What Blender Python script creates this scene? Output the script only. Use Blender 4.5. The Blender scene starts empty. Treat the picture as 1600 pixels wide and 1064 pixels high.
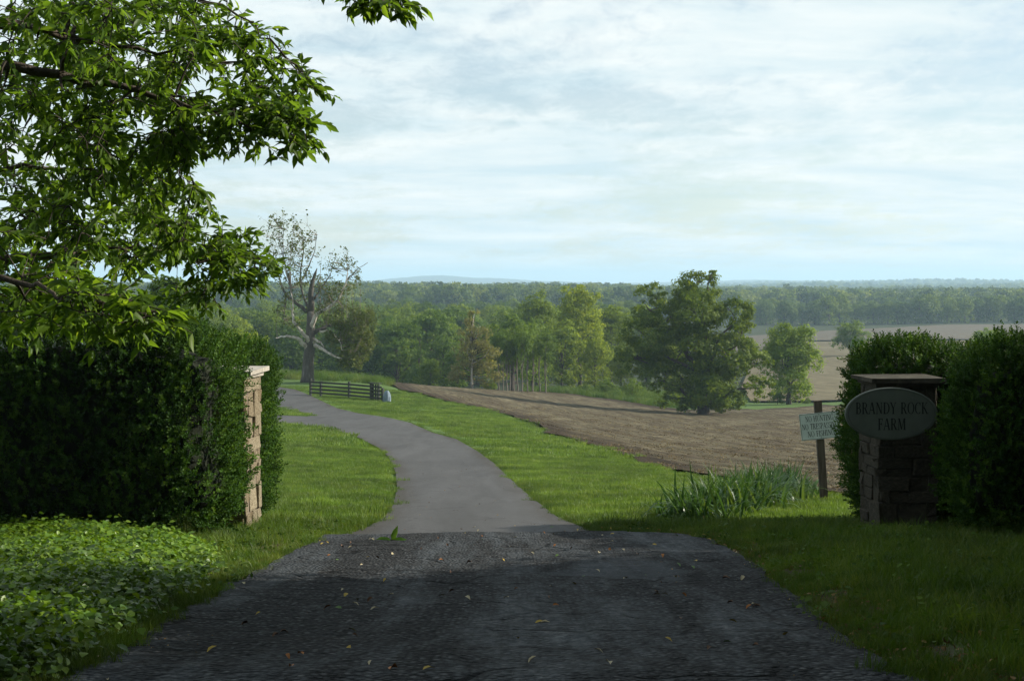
import bpy, math, random
import numpy as np
from mathutils import Vector, Matrix, Euler
from mathutils.geometry import delaunay_2d_cdt

rng = np.random.default_rng(11)
random.seed(11)
R = math.radians
SC = bpy.context.scene
COL = SC.collection

# ---------------------------------------------------------------- camera, light, exposure
cam_d = bpy.data.cameras.new('camera')
cam_d.sensor_width = 36.0
cam_d.lens = 49.5
cam_d.shift_y = -0.0575
cam_d.clip_start = 0.05
cam_d.clip_end = 60000
cam = bpy.data.objects.new('camera', cam_d)
cam.location = (0, 0, 0)
cam.rotation_euler = (R(90), 0, 0)
COL.objects.link(cam)
SC.camera = cam
FPX, HY, CX = 2200.0, 440.0, 800.0        # the lens in photograph pixels: focal length, horizon row, centre column

SUN_AZ, SUN_EL = 76.0, 25.0              # degrees to the right of the view axis / above the horizon
sd = Vector((math.sin(R(SUN_AZ)) * math.cos(R(SUN_EL)), math.cos(R(SUN_AZ)) * math.cos(R(SUN_EL)), math.sin(R(SUN_EL))))
sun_d = bpy.data.lights.new('sun', 'SUN')
sun_d.energy = 5.0
sun_d.angle = R(0.5)
sun_d.color = (1.0, 0.93, 0.80)
sun = bpy.data.objects.new('sun', sun_d)
sun.rotation_euler = sd.to_track_quat('Z', 'Y').to_euler()
sun.location = (40, 30, 40)
COL.objects.link(sun)

W = bpy.data.worlds.new('World')
SC.world = W
W.use_nodes = True
def build_world():
    nt = W.node_tree
    nt.nodes.clear()
    N, L = nt.nodes.new, nt.links.new
    out = N('ShaderNodeOutputWorld')
    sky = N('ShaderNodeTexSky'); sky.sky_type = 'NISHITA'; sky.sun_disc = False
    sky.sun_elevation = R(SUN_EL); sky.sun_rotation = R(SUN_AZ)
    sky.air_density = 1.0; sky.dust_density = .6; sky.ozone_density = 1.0
    b1 = N('ShaderNodeBackground'); b1.inputs['Strength'].default_value = 0.078
    L(sky.outputs[0], b1.inputs['Color'])
    # a thin altocumulus deck: noise on the plane the view ray meets high above
    tc = N('ShaderNodeTexCoord'); sep = N('ShaderNodeSeparateXYZ'); L(tc.outputs['Generated'], sep.inputs[0])
    def math_(op, a, b=None, c=None):
        m = N('ShaderNodeMath'); m.operation = op
        for i, v in enumerate((a, b, c)):
            if v is None: continue
            if isinstance(v, (int, float)): m.inputs[i].default_value = v
            else: L(v, m.inputs[i])
        return m.outputs[0]
    z = math_('MAXIMUM', sep.outputs[2], 0.0)
    zz = math_('ADD', z, 0.13)
    u = math_('DIVIDE', sep.outputs[0], zz); v = math_('DIVIDE', sep.outputs[1], zz)
    cmb = N('ShaderNodeCombineXYZ'); L(u, cmb.inputs[0]); L(v, cmb.inputs[1])
    def noise(scale, detail, rough, dist, sx=1.0, sy=1.0, off=0.0):
        mp = N('ShaderNodeMapping'); mp.inputs['Scale'].default_value = (sx, sy, 1); mp.inputs['Location'].default_value = (off, off * .7, off * .3)
        L(cmb.outputs[0], mp.inputs[0])
        n = N('ShaderNodeTexNoise'); n.inputs['Scale'].default_value = scale; n.inputs['Detail'].default_value = detail
        n.inputs['Roughness'].default_value = rough; n.inputs['Distortion'].default_value = dist
        L(mp.outputs[0], n.inputs['Vector']); return n.outputs['Fac']
    big = noise(0.8, 5, .5, .3, 1.0, .8, 3.1)
    mid = noise(3.2, 6, .6, .3, 1.2, .85, 7.7)
    fine = noise(11.0, 5, .65, .5, 1.3, .7, 1.3)
    s = math_('MULTIPLY_ADD', mid, .62, math_('MULTIPLY', big, 1.0))
    s = math_('MULTIPLY_ADD', fine, .42, s)
    cov = N('ShaderNodeMapRange'); cov.interpolation_type = 'SMOOTHSTEP'
    cov.inputs[1].default_value = .82; cov.inputs[2].default_value = 1.12; cov.inputs[3].default_value = .36; cov.inputs[4].default_value = 1.0
    L(s, cov.inputs[0])
    # thick parts of the deck look a touch greyer from below
    thick = noise(2.2, 6, .62, .3, .6, 1.0, 15.0)
    cr = N('ShaderNodeValToRGB')
    cr.color_ramp.elements[0].position = .36; cr.color_ramp.elements[0].color = (.86, .90, .885, 1)
    cr.color_ramp.elements[1].position = .66; cr.color_ramp.elements[1].color = (.60, .735, .785, 1)
    L(thick, cr.inputs[0])
    b2 = N('ShaderNodeBackground'); b2.inputs['Strength'].default_value = 0.66
    L(cr.outputs[0], b2.inputs['Color'])
    mx = N('ShaderNodeMixShader')
    L(cov.outputs[0], mx.inputs[0]); L(b1.outputs[0], mx.inputs[1]); L(b2.outputs[0], mx.inputs[2])
    L(mx.outputs[0], out.inputs[0])
build_world()
vs = SC.view_settings
vs.view_transform = 'Standard'
try: vs.look = 'None'
except Exception: pass
vs.exposure = 0.8
vs.gamma = 1.0
vs.use_curve_mapping = False
SC.cycles.use_denoising = True
SC.cycles.max_bounces = 8
SC.cycles.diffuse_bounces = 3
SC.cycles.glossy_bounces = 2
SC.cycles.transmission_bounces = 4
SC.cycles.transparent_max_bounces = 8
SC.cycles.volume_bounces = 1
SC.cycles.caustics_reflective = False
SC.cycles.caustics_refractive = False

# ---------------------------------------------------------------- terrain height
CTRL = []
def row(d, *pp):
    for px, py in pp: CTRL.append((px, py - HY, d))
row(5.6, (-500, 1046), (200, 1052), (800, 1064), (1400, 1052), (2100, 1046))
row(9.4, (-500, 912), (200, 922), (800, 940), (1300, 926), (2100, 915))
row(16.2, (-500, 826), (200, 832), (395, 833), (800, 835), (1400, 832), (2100, 822))
row(28, (-500, 742), (450, 750), (800, 760), (1300, 766), (2100, 758))
row(46, (-500, 686), (430, 690), (690, 709), (1000, 718), (1300, 728), (2100, 724))
row(70, (-500, 648), (430, 652), (600, 660), (900, 679), (1200, 698), (2100, 694))
row(95, (-500, 620), (500, 630), (700, 645), (900, 660), (1100, 672), (2100, 668))
row(112, (-500, 608), (435, 612), (620, 617))
row(130, (800, 627), (900, 640), (1100, 654), (1300, 652), (2100, 650))
row(136, (-500, 590), (470, 588), (600, 598))
row(152, (470, 585), (600, 598), (700, 607))
row(165, (740, 608), (900, 624), (1290, 632))
row(190, (850, 611), (1230, 628), (1500, 623), (2100, 620))
row(220, (-500, 622), (500, 620), (740, 622), (900, 605))
row(320, (-500, 590), (500, 585), (900, 588), (1290, 562), (2100, 566))
row(490, (-500, 520), (500, 520), (900, 530), (1290, 530), (1400, 527), (2100, 530))
row(650, (900, 502), (1250, 509), (1500, 506), (2100, 506))
row(900, (-500, 478), (500, 478), (900, 481), (1400, 488), (2100, 486))
row(1600, (-500, 465), (500, 465), (900, 466), (1400, 471), (2100, 469))
row(3000, (-500, 465), (500, 465), (900, 464), (1400, 457), (2100, 457))
row(4800, (-500, 463), (500, 463), (900, 462), (1150, 450), (1400, 445.5), (2100, 446))
row(12000, (-500, 456), (500, 456), (900, 456), (1400, 448), (2100, 448))
CTRL = np.array(CTRL, float)
def _uv(px, d): return np.stack([(px - 800) / 480.0, np.log(d / 5.6) * 1.25], -1)
def _tps(r2): return 0.5 * r2 * np.log(r2 + 1e-12)
_C = _uv(CTRL[:, 0], CTRL[:, 2])
_n = len(_C)
_K = _tps(((_C[:, None] - _C[None]) ** 2).sum(-1)) + 0.02 * np.eye(_n)
_Pm = np.concatenate([np.ones((_n, 1)), _C], 1)
_A = np.block([[_K, _Pm], [_Pm.T, np.zeros((3, 3))]])
_Wt = np.linalg.solve(_A, np.concatenate([CTRL[:, 1], np.zeros(3)]))
def S_raw(px, d):
    px = np.clip(px, -500, 2100); d = np.clip(d, 5.6, 12000)
    q = _uv(px, d)
    out = np.empty(len(q))
    for i in range(0, len(q), 20000):
        qq = q[i:i + 20000]
        k = _tps(((qq[:, None] - _C[None]) ** 2).sum(-1))
        out[i:i + 20000] = k @ _Wt[:_n] + _Wt[_n] + qq @ _Wt[_n + 1:]
    ld = np.log(d); a = np.clip((ld - math.log(820)) * 2.2, 0, 1) * np.clip((math.log(5600) - ld) * 3, 0, 1)
    return out + a * (2.4 * np.sin(ld * 13 + px / 170) + 1.6 * np.sin(ld * 21 - px / 95 + 1.3) + 1.0 * np.sin(px / 47 + ld * 5))
def H(x, y):
    x = np.atleast_1d(np.asarray(x, float)); y = np.atleast_1d(np.asarray(y, float))
    d = np.maximum(y, 5.6)
    z = -S_raw(800 + FPX * x / d, d) / FPX * d
    return z + 0.05 * np.minimum(np.maximum(5.6 - y, 0), 12)
def Hs(x, y): return float(H(x, y)[0])
def at(px, py, d): return Vector(((px - CX) / FPX * d, d, -(py - HY) / FPX * d))
_D = np.geomspace(4.5, 800, 1400)
def G(px, py):
    """the ground point seen at a photograph pixel"""
    x = (px - CX) / FPX * _D
    z = H(x, _D); zr = -(py - HY) / FPX * _D
    k = np.nonzero(zr <= z)[0]
    if len(k) == 0: return np.array([x[-1], _D[-1]])
    k = k[0]
    if k == 0: return np.array([x[0], _D[0]])
    a = (zr[k - 1] - z[k - 1]); b = (zr[k] - z[k]); t = a / (a - b)
    d = _D[k - 1] + t * (_D[k] - _D[k - 1])
    return np.array([(px - CX) / FPX * d, d])
def gpoly(pts, step=14.0):
    """a pixel outline on the ground -> world outline, sampled densely"""
    o = []
    n = len(pts)
    for i in range(n):
        a, b = np.array(pts[i], float), np.array(pts[(i + 1) % n], float)
        m = max(1, int(np.hypot(*(b - a)) / step))
        for k in range(m): o.append(G(*(a + (b - a) * k / m)))
    return np.array(o)
def inside(poly, p):
    p = np.asarray(p); x, y = p[:, 0], p[:, 1]
    c = np.zeros(len(p), bool)
    n = len(poly)
    for i in range(n):
        x0, y0 = poly[i]; x1, y1 = poly[i - 1]
        if y0 == y1: continue
        c ^= ((y0 > y) != (y1 > y)) & (x < (x1 - x0) * (y - y0) / (y1 - y0) + x0)
    return c
def edge_dist(poly, p):
    a = poly; b = np.roll(poly, -1, 0)
    out = np.full(len(p), 1e9)
    for i in range(len(a)):
        ab = b[i] - a[i]; L2 = (ab ** 2).sum() + 1e-12
        t = np.clip(((p - a[i]) @ ab) / L2, 0, 1)
        out = np.minimum(out, np.hypot(*(p - (a[i] + t[:, None] * ab)).T))
    return out

# ---------------------------------------------------------------- mesh helpers
def mesh_np(name, V, F, mats=None, attr=None, smooth=False):
    V = np.asarray(V, np.float32); F = np.asarray(F, np.int32)
    me = bpy.data.meshes.new(name)
    k = F.shape[1]
    me.vertices.add(len(V)); me.vertices.foreach_set('co', V.ravel())
    me.loops.add(F.size); me.loops.foreach_set('vertex_index', F.ravel())
    me.polygons.add(len(F))
    me.polygons.foreach_set('loop_start', np.arange(0, F.size, k, dtype=np.int32))
    me.polygons.foreach_set('loop_total', np.full(len(F), k, np.int32))
    if smooth: me.polygons.foreach_set('use_smooth', np.ones(len(F), bool))
    if attr is not None:
        a = me.attributes.new('v', 'FLOAT', 'POINT'); a.data.foreach_set('value', np.asarray(attr, np.float32))
    me.update(calc_edges=True)
    if mats:
        for m in (mats if isinstance(mats, (list, tuple)) else [mats]): me.materials.append(m)
    return me
def link(name, me, parent=None, loc=None, rot=None, scale=None):
    o = bpy.data.objects.new(name, me)
    COL.objects.link(o)
    if parent is not None: o.parent = parent
    if loc is not None: o.location = loc
    if rot is not None: o.rotation_euler = rot
    if scale is not None: o.scale = scale
    return o
def tag(o, label=None, cat=None, group=None, kind=None):
    if label: o['label'] = label
    if cat: o['category'] = cat
    if group: o['group'] = group
    if kind: o['kind'] = kind
    return o
def empty(name, loc, rz=0.0):
    o = bpy.data.objects.new(name, None)
    o.empty_display_size = .2
    COL.objects.link(o); o.location = loc; o.rotation_euler = (0, 0, rz)
    return o
def copy_thing(root, loc, rz=0.0, s=(1, 1, 1), label=None):
    c = root.copy(); COL.objects.link(c)
    c.location = loc; c.rotation_euler = (0, 0, rz); c.scale = s
    if label: c['label'] = label
    for ch in list(root.children):
        k = ch.copy(); COL.objects.link(k); k.parent = c
    return c
class MB:
    """collects quads"""
    def __init__(s): s.v = []; s.f = []
    def add(s, V, F):
        o = len(s.v); s.v.extend([tuple(p) for p in V]); s.f.extend([tuple(i + o for i in f) for f in F])
    def box(s, c, size, rot=None, jit=0.0):
        c = Vector(c); M = rot.to_matrix() if rot is not None else Matrix.Identity(3)
        V = []
        for z in (-.5, .5):
            for x, y in ((-.5, -.5), (.5, -.5), (.5, .5), (-.5, .5)):
                p = Vector((x * size[0], y * size[1], z * size[2])) + Vector([random.uniform(-jit, jit) for _ in range(3)])
                V.append(c + M @ p)
        s.add(V, [(0, 3, 2, 1), (4, 5, 6, 7), (0, 1, 5, 4), (1, 2, 6, 5), (2, 3, 7, 6), (3, 0, 4, 7)])
    def tube(s, pts, rad, n=6, cap=True):
        pts = [Vector(p) for p in pts]
        V = []; F = []
        ref = Vector((0.31, 0.17, 0.93)).normalized()
        for i, p in enumerate(pts):
            t = (pts[min(i + 1, len(pts) - 1)] - pts[max(i - 1, 0)])
            t = t.normalized() if t.length > 1e-9 else Vector((0, 0, 1))
            a = t.cross(ref)
            if a.length < 1e-3: a = t.cross(Vector((1, 0, 0)))
            a.normalize(); b = t.cross(a)
            r = rad[i] if hasattr(rad, '__len__') else rad
            for k in range(n):
                w = 2 * math.pi * k / n
                V.append(p + a * (math.cos(w) * r) + b * (math.sin(w) * r))
        for i in range(len(pts) - 1):
            for k in range(n):
                F.append((i * n + k, i * n + (k + 1) % n, (i + 1) * n + (k + 1) % n, (i + 1) * n + k))
        if cap and n >= 3:
            F.append(tuple(range(n - 1, -1, -1))); F.append(tuple((len(pts) - 1) * n + k for k in range(n)))
        s.add(V, F)
    def mesh(s, name, m=None, smooth=False):
        me = bpy.data.meshes.new(name)
        me.from_pydata(s.v, [], s.f)
        if m: me.materials.append(m)
        if smooth:
            me.polygons.foreach_set('use_smooth', np.ones(len(me.polygons), bool))
        me.update()
        return me
    def build(s, name, m, parent=None, smooth=False, **k):
        return link(name, s.mesh(name, m, smooth), parent, **k)

# ---------------------------------------------------------------- materials
def new_mat(name):
    m = bpy.data.materials.new(name); m.use_nodes = True
    nt = m.node_tree; nt.nodes.clear()
    out = nt.nodes.new('ShaderNodeOutputMaterial')
    return m, nt, out
class NB:
    def __init__(s, nt): s.nt = nt; s.tc = nt.nodes.new('ShaderNodeTexCoord')
    def n(s, t, **kw):
        x = s.nt.nodes.new(t)
        for k, v in kw.items(): setattr(x, k, v)
        return x
    def l(s, a, b): s.nt.links.new(a, b)
    def noise(s, scale, detail=4, rough=.55, dist=0, sc=(1, 1, 1), coord='Object'):
        mp = s.n('ShaderNodeMapping'); mp.inputs['Scale'].default_value = sc
        s.l(s.tc.outputs[coord], mp.inputs[0])
        x = s.n('ShaderNodeTexNoise'); x.inputs['Scale'].default_value = scale; x.inputs['Detail'].default_value = detail
        x.inputs['Roughness'].default_value = rough; x.inputs['Distortion'].default_value = dist
        s.l(mp.outputs[0], x.inputs['Vector']); return x.outputs['Fac']
    def ramp(s, fac, stops):
        x = s.n('ShaderNodeValToRGB'); e = x.color_ramp.elements
        while len(e) < len(stops): e.new(.5)
        for i, (p, c) in enumerate(stops): e[i].position = p; e[i].color = (*c, 1) if len(c) == 3 else c
        s.l(fac, x.inputs[0]); return x.outputs[0]
    def mix(s, fac, a, b, mode='MIX'):
        x = s.n('ShaderNodeMix', data_type='RGBA', blend_type=mode)
        for sock, v in ((x.inputs[0], fac), (x.inputs[6], a), (x.inputs[7], b)):
            if isinstance(v, (int, float)): sock.default_value = v
            elif isinstance(v, tuple): sock.default_value = (*v, 1)
            else: s.l(v, sock)
        return x.outputs[2]
    def math(s, op, a, b=0.0):
        x = s.n('ShaderNodeMath', operation=op)
        for i, v in enumerate((a, b)):
            if isinstance(v, (int, float)): x.inputs[i].default_value = v
            else: s.l(v, x.inputs[i])
        return x.outputs[0]
    def bump(s, h, strength=.5, dist=.02):
        x = s.n('ShaderNodeBump'); x.inputs['Strength'].default_value = strength; x.inputs['Distance'].default_value = dist
        s.l(h, x.inputs['Height']); return x.outputs[0]
    def pbsdf(s, col, rough=.8, bump=None, spec=.3):
        p = s.n('ShaderNodeBsdfPrincipled')
        if isinstance(col, tuple): p.inputs['Base Color'].default_value = (*col, 1)
        else: s.l(col, p.inputs['Base Color'])
        if isinstance(rough, (int, float)): p.inputs['Roughness'].default_value = rough
        else: s.l(rough, p.inputs['Roughness'])
        p.inputs['Specular IOR Level'].default_value = spec
        if bump is not None: s.l(bump, p.inputs['Normal'])
        return p.outputs[0]
def leaf_mat(name, cols, trans=.45, rough=.55, spec=.12, by='attr', tcol=1.0):
    """cols: dark, mid, pale leaf colours; a leaf's own tone comes from its 'v' value or its instance number"""
    m, nt, out = new_mat(name); b = NB(nt)
    if by == 'attr':
        a = b.n('ShaderNodeAttribute'); a.attribute_name = 'v'; f = a.outputs['Fac']
    else:
        a = b.n('ShaderNodeObjectInfo'); f = a.outputs['Random']
    c = b.ramp(f, [(0, cols[0]), (.55, cols[1]), (1, cols[2])])
    if by == 'attr':
        oi = b.n('ShaderNodeObjectInfo')
        c = b.mix(1.0, c, b.ramp(oi.outputs['Random'], [(0, (.70, .74, .80)), (.35, (.92, .94, .9)), (.7, (1.08, 1.04, .95)), (1, (1.34, 1.20, .9))]), 'MULTIPLY')
    if by == 'inst':
        ge = b.n('ShaderNodeNewGeometry')
        for sc_, lo, hi in ((.55, .62, 1.25), (2.6, .74, 1.22)):
            nz = b.n('ShaderNodeTexNoise'); nz.inputs['Scale'].default_value = sc_; nz.inputs['Detail'].default_value = 4; b.l(ge.outputs['Position'], nz.inputs['Vector'])
            c = b.mix(1.0, c, b.ramp(nz.outputs['Fac'], [(.32, (lo, lo, lo)), (.68, (hi, hi * .96, hi * .8))]), 'MULTIPLY')
    p = b.pbsdf(c, rough, None, spec)
    tr = b.n('ShaderNodeBsdfTranslucent')
    tc = b.mix(1.0, c, (1.25 * tcol, 1.15 * tcol, .55 * tcol), 'MULTIPLY')
    b.l(tc, tr.inputs['Color'])
    mx = b.n('ShaderNodeMixShader'); mx.inputs[0].default_value = trans
    b.l(p, mx.inputs[1]); b.l(tr.outputs[0], mx.inputs[2]); b.l(mx.outputs[0], out.inputs[0])
    return m
def simple_mat(name, stops, scale=4.0, rough=.8, bump=.3, bdist=.01, sc=(1, 1, 1), detail=6, spec=.3, dist=0.0):
    m, nt, out = new_mat(name); b = NB(nt)
    f = b.noise(scale, detail, .6, dist, sc)
    c = b.ramp(f, stops)
    nb = b.bump(b.noise(scale * 2.3, detail, .6, dist, sc), bump, bdist) if bump else None
    b.l(b.pbsdf(c, rough, nb, spec), out.inputs[0])
    return m

def make_ground_mat():
    m, nt, out = new_mat('grass_ground'); b = NB(nt)
    f1 = b.noise(.35, 5, .6); f2 = b.noise(3.0, 6, .7); f3 = b.noise(28, 3, .7)
    c = b.ramp(f1, [(.3, (.064, .120, .028)), (.52, (.086, .152, .038)), (.72, (.112, .174, .050))])
    c = b.mix(b.ramp(f2, [(.42, (0, 0, 0)), (.75, (.55, .55, .55))]), c, (.105, .135, .034))
    c = b.mix(b.ramp(f3, [(.35, (0, 0, 0)), (.8, (.6, .6, .6))]), c, (.030, .052, .010))
    sp = b.n('ShaderNodeSeparateXYZ'); b.l(b.tc.outputs['Object'], sp.inputs[0])
    yy = b.math('ADD', sp.outputs[1], b.math('MULTIPLY', b.noise(.05, 3), 26))
    da = b.n('ShaderNodeAttribute'); da.attribute_name = 'v'
    c = b.mix(b.ramp(b.math('ADD', da.outputs['Fac'], b.math('MULTIPLY', f2, .3)), [(.32, (0, 0, 0)), (.6, (1, 1, 1))]), c, b.ramp(f3, [(.3, (.028, .019, .012)), (.7, (.075, .052, .032))]))
    fl = b.n('ShaderNodeMapRange'); fl.inputs[1].default_value = 214; fl.inputs[2].default_value = 224; b.l(yy, fl.inputs[0])
    c = b.mix(fl.outputs[0], c, b.ramp(f2, [(.3, (.022, .030, .012)), (.7, (.042, .052, .020))]))
    nb = b.bump(b.math('ADD', f3, f2), .6, .05)
    b.l(b.pbsdf(c, .9, nb, .1), out.inputs[0])
    return m
def make_driveway_mat():
    m, nt, out = new_mat('driveway_asphalt'); b = NB(nt)
    f1 = b.noise(.5, 4, .55, .4, (1, .35, 1)); f2 = b.noise(9, 5, .7); f3 = b.noise(70, 3, .8); f4 = b.noise(2.2, 4, .6, 1.2)
    c = b.ramp(f1, [(.35, (.033, .033, .034)), (.65, (.050, .050, .050))])
    c = b.mix(b.ramp(f2, [(.45, (0, 0, 0)), (.75, (.5, .5, .5))]), c, (.037, .037, .037))
    c = b.mix(b.ramp(f4, [(.56, (0, 0, 0)), (.70, (.5, .5, .5))]), c, (.042, .042, .042))
    da = b.n('ShaderNodeAttribute'); da.attribute_name = 'v'
    c = b.mix(b.ramp(b.math('ADD', da.outputs['Fac'], b.math('MULTIPLY', f4, .5)), [(.45, (0, 0, 0)), (.85, (.9, .9, .9))]), c, (.030, .026, .020))
    f6 = b.noise(.9, 5, .65, .5, (1.2, .10, 1))
    c = b.mix(b.ramp(f6, [(.40, (0, 0, 0)), (.62, (.6, .6, .6))]), c, (.074, .074, .076))
    vk = b.n('ShaderNodeTexVoronoi'); vk.feature = 'DISTANCE_TO_EDGE'; vk.inputs['Scale'].default_value = .55; b.l(b.tc.outputs['Object'], vk.inputs['Vector'])
    ck = b.math('MULTIPLY', b.ramp(b.math('ADD', vk.outputs['Distance'], b.math('MULTIPLY', f2, .02)), [(.012, (1, 1, 1)), (.026, (0, 0, 0))]), b.ramp(f4, [(.45, (0, 0, 0)), (.55, (.7, .7, .7))]))
    c = b.mix(ck, c, (.016, .016, .016))
    c = b.mix(b.ramp(f3, [(.60, (0, 0, 0)), (.70, (.8, .8, .8))]), c, (.20, .195, .185))
    nb = b.bump(b.math('ADD', f3, f2), .35, .012)
    b.l(b.pbsdf(c, .85, nb, .25), out.inputs[0])
    return m
def make_road_mat():
    m, nt, out = new_mat('coarse_asphalt'); b = NB(nt)
    vo = b.n('ShaderNodeTexVoronoi'); vo.inputs['Scale'].default_value = 62; b.l(b.tc.outputs['Object'], vo.inputs['Vector'])
    vo.inputs['Scale'].default_value = 34
    f1 = b.noise(.7, 5, .6, .6, (1, .5, 1)); f2 = b.noise(12, 5, .7); f3 = b.noise(120, 2, .6)
    f5 = b.noise(2.6, 6, .65, 1.0, (.45, 1.7, 1))
    c = b.ramp(f1, [(.32, (.016, .017, .018)), (.68, (.036, .038, .040))])
    sx = b.n('ShaderNodeSeparateColor'); b.l(vo.outputs['Color'], sx.inputs[0])
    c = b.mix(.75, c, b.ramp(sx.outputs[0], [(.0, (.016, .017, .018)), (.5, (.044, .047, .050)), (.85, (.088, .094, .100)), (1, (.18, .18, .18))]))
    c = b.mix(b.ramp(vo.outputs['Distance'], [(.25, (0, 0, 0)), (.7, (.95, .95, .95))]), c, (.004, .004, .004))
    at_ = b.n('ShaderNodeAttribute'); at_.attribute_name = 'v'
    c = b.mix(b.ramp(at_.outputs['Fac'], [(.30, (0, 0, 0)), (.55, (.65, .65, .65))]), c, (.055, .060, .066))
    rim = b.ramp(b.math('ADD', at_.outputs['Fac'], b.math('MULTIPLY', b.noise(6, 4, .6), .25)), [(.12, (0, 0, 0)), (.30, (.85, .85, .85)), (.46, (0, 0, 0))])
    c = b.mix(rim, c, (.006, .006, .006))
    wp = b.n('ShaderNodeMix', data_type='VECTOR'); nv = b.n('ShaderNodeTexNoise'); nv.inputs['Scale'].default_value = 2.2; nv.inputs['Detail'].default_value = 5; b.l(b.tc.outputs['Object'], nv.inputs['Vector'])
    wp.inputs[0].default_value = .28; b.l(b.tc.outputs['Object'], wp.inputs[4]); b.l(nv.outputs['Color'], wp.inputs[5])
    vc = b.n('ShaderNodeTexVoronoi'); vc.feature = 'DISTANCE_TO_EDGE'; vc.inputs['Scale'].default_value = 1.7; b.l(wp.outputs[1], vc.inputs['Vector'])
    crack = b.math('MULTIPLY', b.ramp(vc.outputs['Distance'], [(.0, (1, 1, 1)), (.035, (0, 0, 0))]), b.ramp(b.noise(.8, 4, .6), [(.48, (0, 0, 0)), (.56, (1, 1, 1))]))
    c = b.mix(crack, c, (.004, .004, .004))
    sheen = b.noise(1.3, 6, .7, .3, (1.5, .13, 1))
    c = b.mix(b.ramp(sheen, [(.46, (0, 0, 0)), (.66, (.65, .65, .65))]), c, (.068, .079, .088))  # bluish sky sheen put into the base colour in streaks
    c = b.mix(b.ramp(f5, [(.52, (0, 0, 0)), (.64, (.7, .7, .7))]), c, (.020, .020, .020))
    c = b.mix(b.ramp(f3, [(.66, (0, 0, 0)), (.76, (.6, .6, .6))]), c, (.16, .155, .14))
    h = b.math('MULTIPLY', vo.outputs['Distance'], -1.0)
    h = b.math('ADD', h, b.math('MULTIPLY', f2, .8)); h = b.math('ADD', h, b.math('MULTIPLY', f5, .9))
    h = b.math('ADD', h, b.math('MULTIPLY', crack, -2.0)); nb = b.bump(h, 1.0, .03)
    rr = b.ramp(f1, [(.3, (.75, .75, .75)), (.75, (.5, .5, .5))])
    pr = b.n('ShaderNodeBsdfPrincipled'); b.l(c, pr.inputs['Base Color']); b.l(nb, pr.inputs['Normal'])
    wet = b.math('MULTIPLY', b.ramp(sheen, [(.42, (0, 0, 0)), (.68, (1, 1, 1))]), b.ramp(b.noise(16, 4, .7, 0, (1, .5, 1)), [(.38, (.1, .1, .1)), (.62, (1, 1, 1))]))
    b.l(b.math('ADD', b.math('MULTIPLY', wet, -.30), .90), pr.inputs['Roughness'])
    b.l(b.math('ADD', b.math('MULTIPLY', wet, .13), .09), pr.inputs['Specular IOR Level'])
    b.l(pr.outputs[0], out.inputs[0])
    return m
def make_field_mat(name, a, c2, straw, red, furrow=True, sc=1.0):
    m, nt, out = new_mat(name); b = NB(nt)
    f1 = b.noise(.10 * sc, 5, .6, .3, (1, .45, 1)); f2 = b.noise(1.3 * sc, 6, .7, .3, (1, .6, 1)); f3 = b.noise(9 * sc, 4, .75)
    c = b.ramp(f1, [(.32, a), (.68, c2)])
    c = b.mix(b.ramp(f2, [(.5, (0, 0, 0)), (.72, (.65, .65, .65))]), c, red)
    c = b.mix(b.ramp(f3, [(.52, (0, 0, 0)), (.68, (.75, .75, .75))]), c, straw)
    h = b.math('ADD', f3, b.math('MULTIPLY', f2, 1.5))
    if furrow:
        mp = b.n('ShaderNodeMapping'); mp.inputs['Rotation'].default_value = (0, 0, R(-10))
        b.l(b.tc.outputs['Object'], mp.inputs[0])
        wv = b.n('ShaderNodeTexWave'); wv.inputs['Scale'].default_value = .42; wv.inputs['Distortion'].default_value = 2.2; wv.inputs['Detail'].default_value = 3
        b.l(mp.outputs[0], wv.inputs['Vector'])
        c = b.mix(b.math('MULTIPLY', wv.outputs['Fac'], .35), c, red)
        w2 = b.n('ShaderNodeTexWave'); w2.inputs['Scale'].default_value = .075; w2.inputs['Distortion'].default_value = 5.0; w2.inputs['Detail'].default_value = 4; w2.inputs['Detail Scale'].default_value = 1.6
        b.l(mp.outputs[0], w2.inputs['Vector'])
        c = b.mix(b.ramp(w2.outputs['Fac'], [(.35, (0, 0, 0)), (.9, (.6, .6, .6))]), c, red)
        f6 = b.noise(.45 * sc, 6, .75, .6, (1, .35, 1))
        c = b.mix(b.ramp(f6, [(.50, (0, 0, 0)), (.66, (.7, .7, .7))]), c, straw)
        ea = b.n('ShaderNodeAttribute'); ea.attribute_name = 'v'
        c = b.mix(b.ramp(b.math('ADD', ea.outputs['Fac'], b.math('MULTIPLY', f6, .35)), [(.42, (0, 0, 0)), (.70, (.9, .9, .9))]), c, (red[0] * .62, red[1] * .60, red[2] * .62))
        h = b.math('ADD', h, b.math('MULTIPLY', wv.outputs['Fac'], .8))
    nb = b.bump(h, .8, .09)
    b.l(b.pbsdf(c, .95, nb, .1), out.inputs[0])
    return m
MG = make_ground_mat(); MD = make_driveway_mat(); MR = make_road_mat()
MF = make_field_mat('stubble_field', (.074, .062, .037), (.102, .087, .052), (.160, .138, .085), (.056, .041, .025))
MF2 = make_field_mat('tan_field', (.115, .100, .056), (.145, .124, .072), (.180, .157, .096), (.095, .076, .046), True, .3)
MF3 = make_field_mat('grey_field', (.085, .073, .055), (.108, .092, .068), (.135, .116, .085), (.076, .062, .046), False, .2)
MBARK = simple_mat('bark', [(.3, (.035, .027, .020)), (.7, (.10, .080, .062))], 14, .95, .8, .03, (1, 1, .25))
MTWIG = simple_mat('dark_twig', [(.3, (.025, .020, .015)), (.7, (.055, .044, .034))], 30, .9, .3, .005)
MPALE = simple_mat('pale_bark', [(.35, (.20, .165, .13)), (.5, (.42, .38, .33)), (.68, (.60, .57, .52))], 5, .85, .4, .02, (1, 1, .5))
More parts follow.
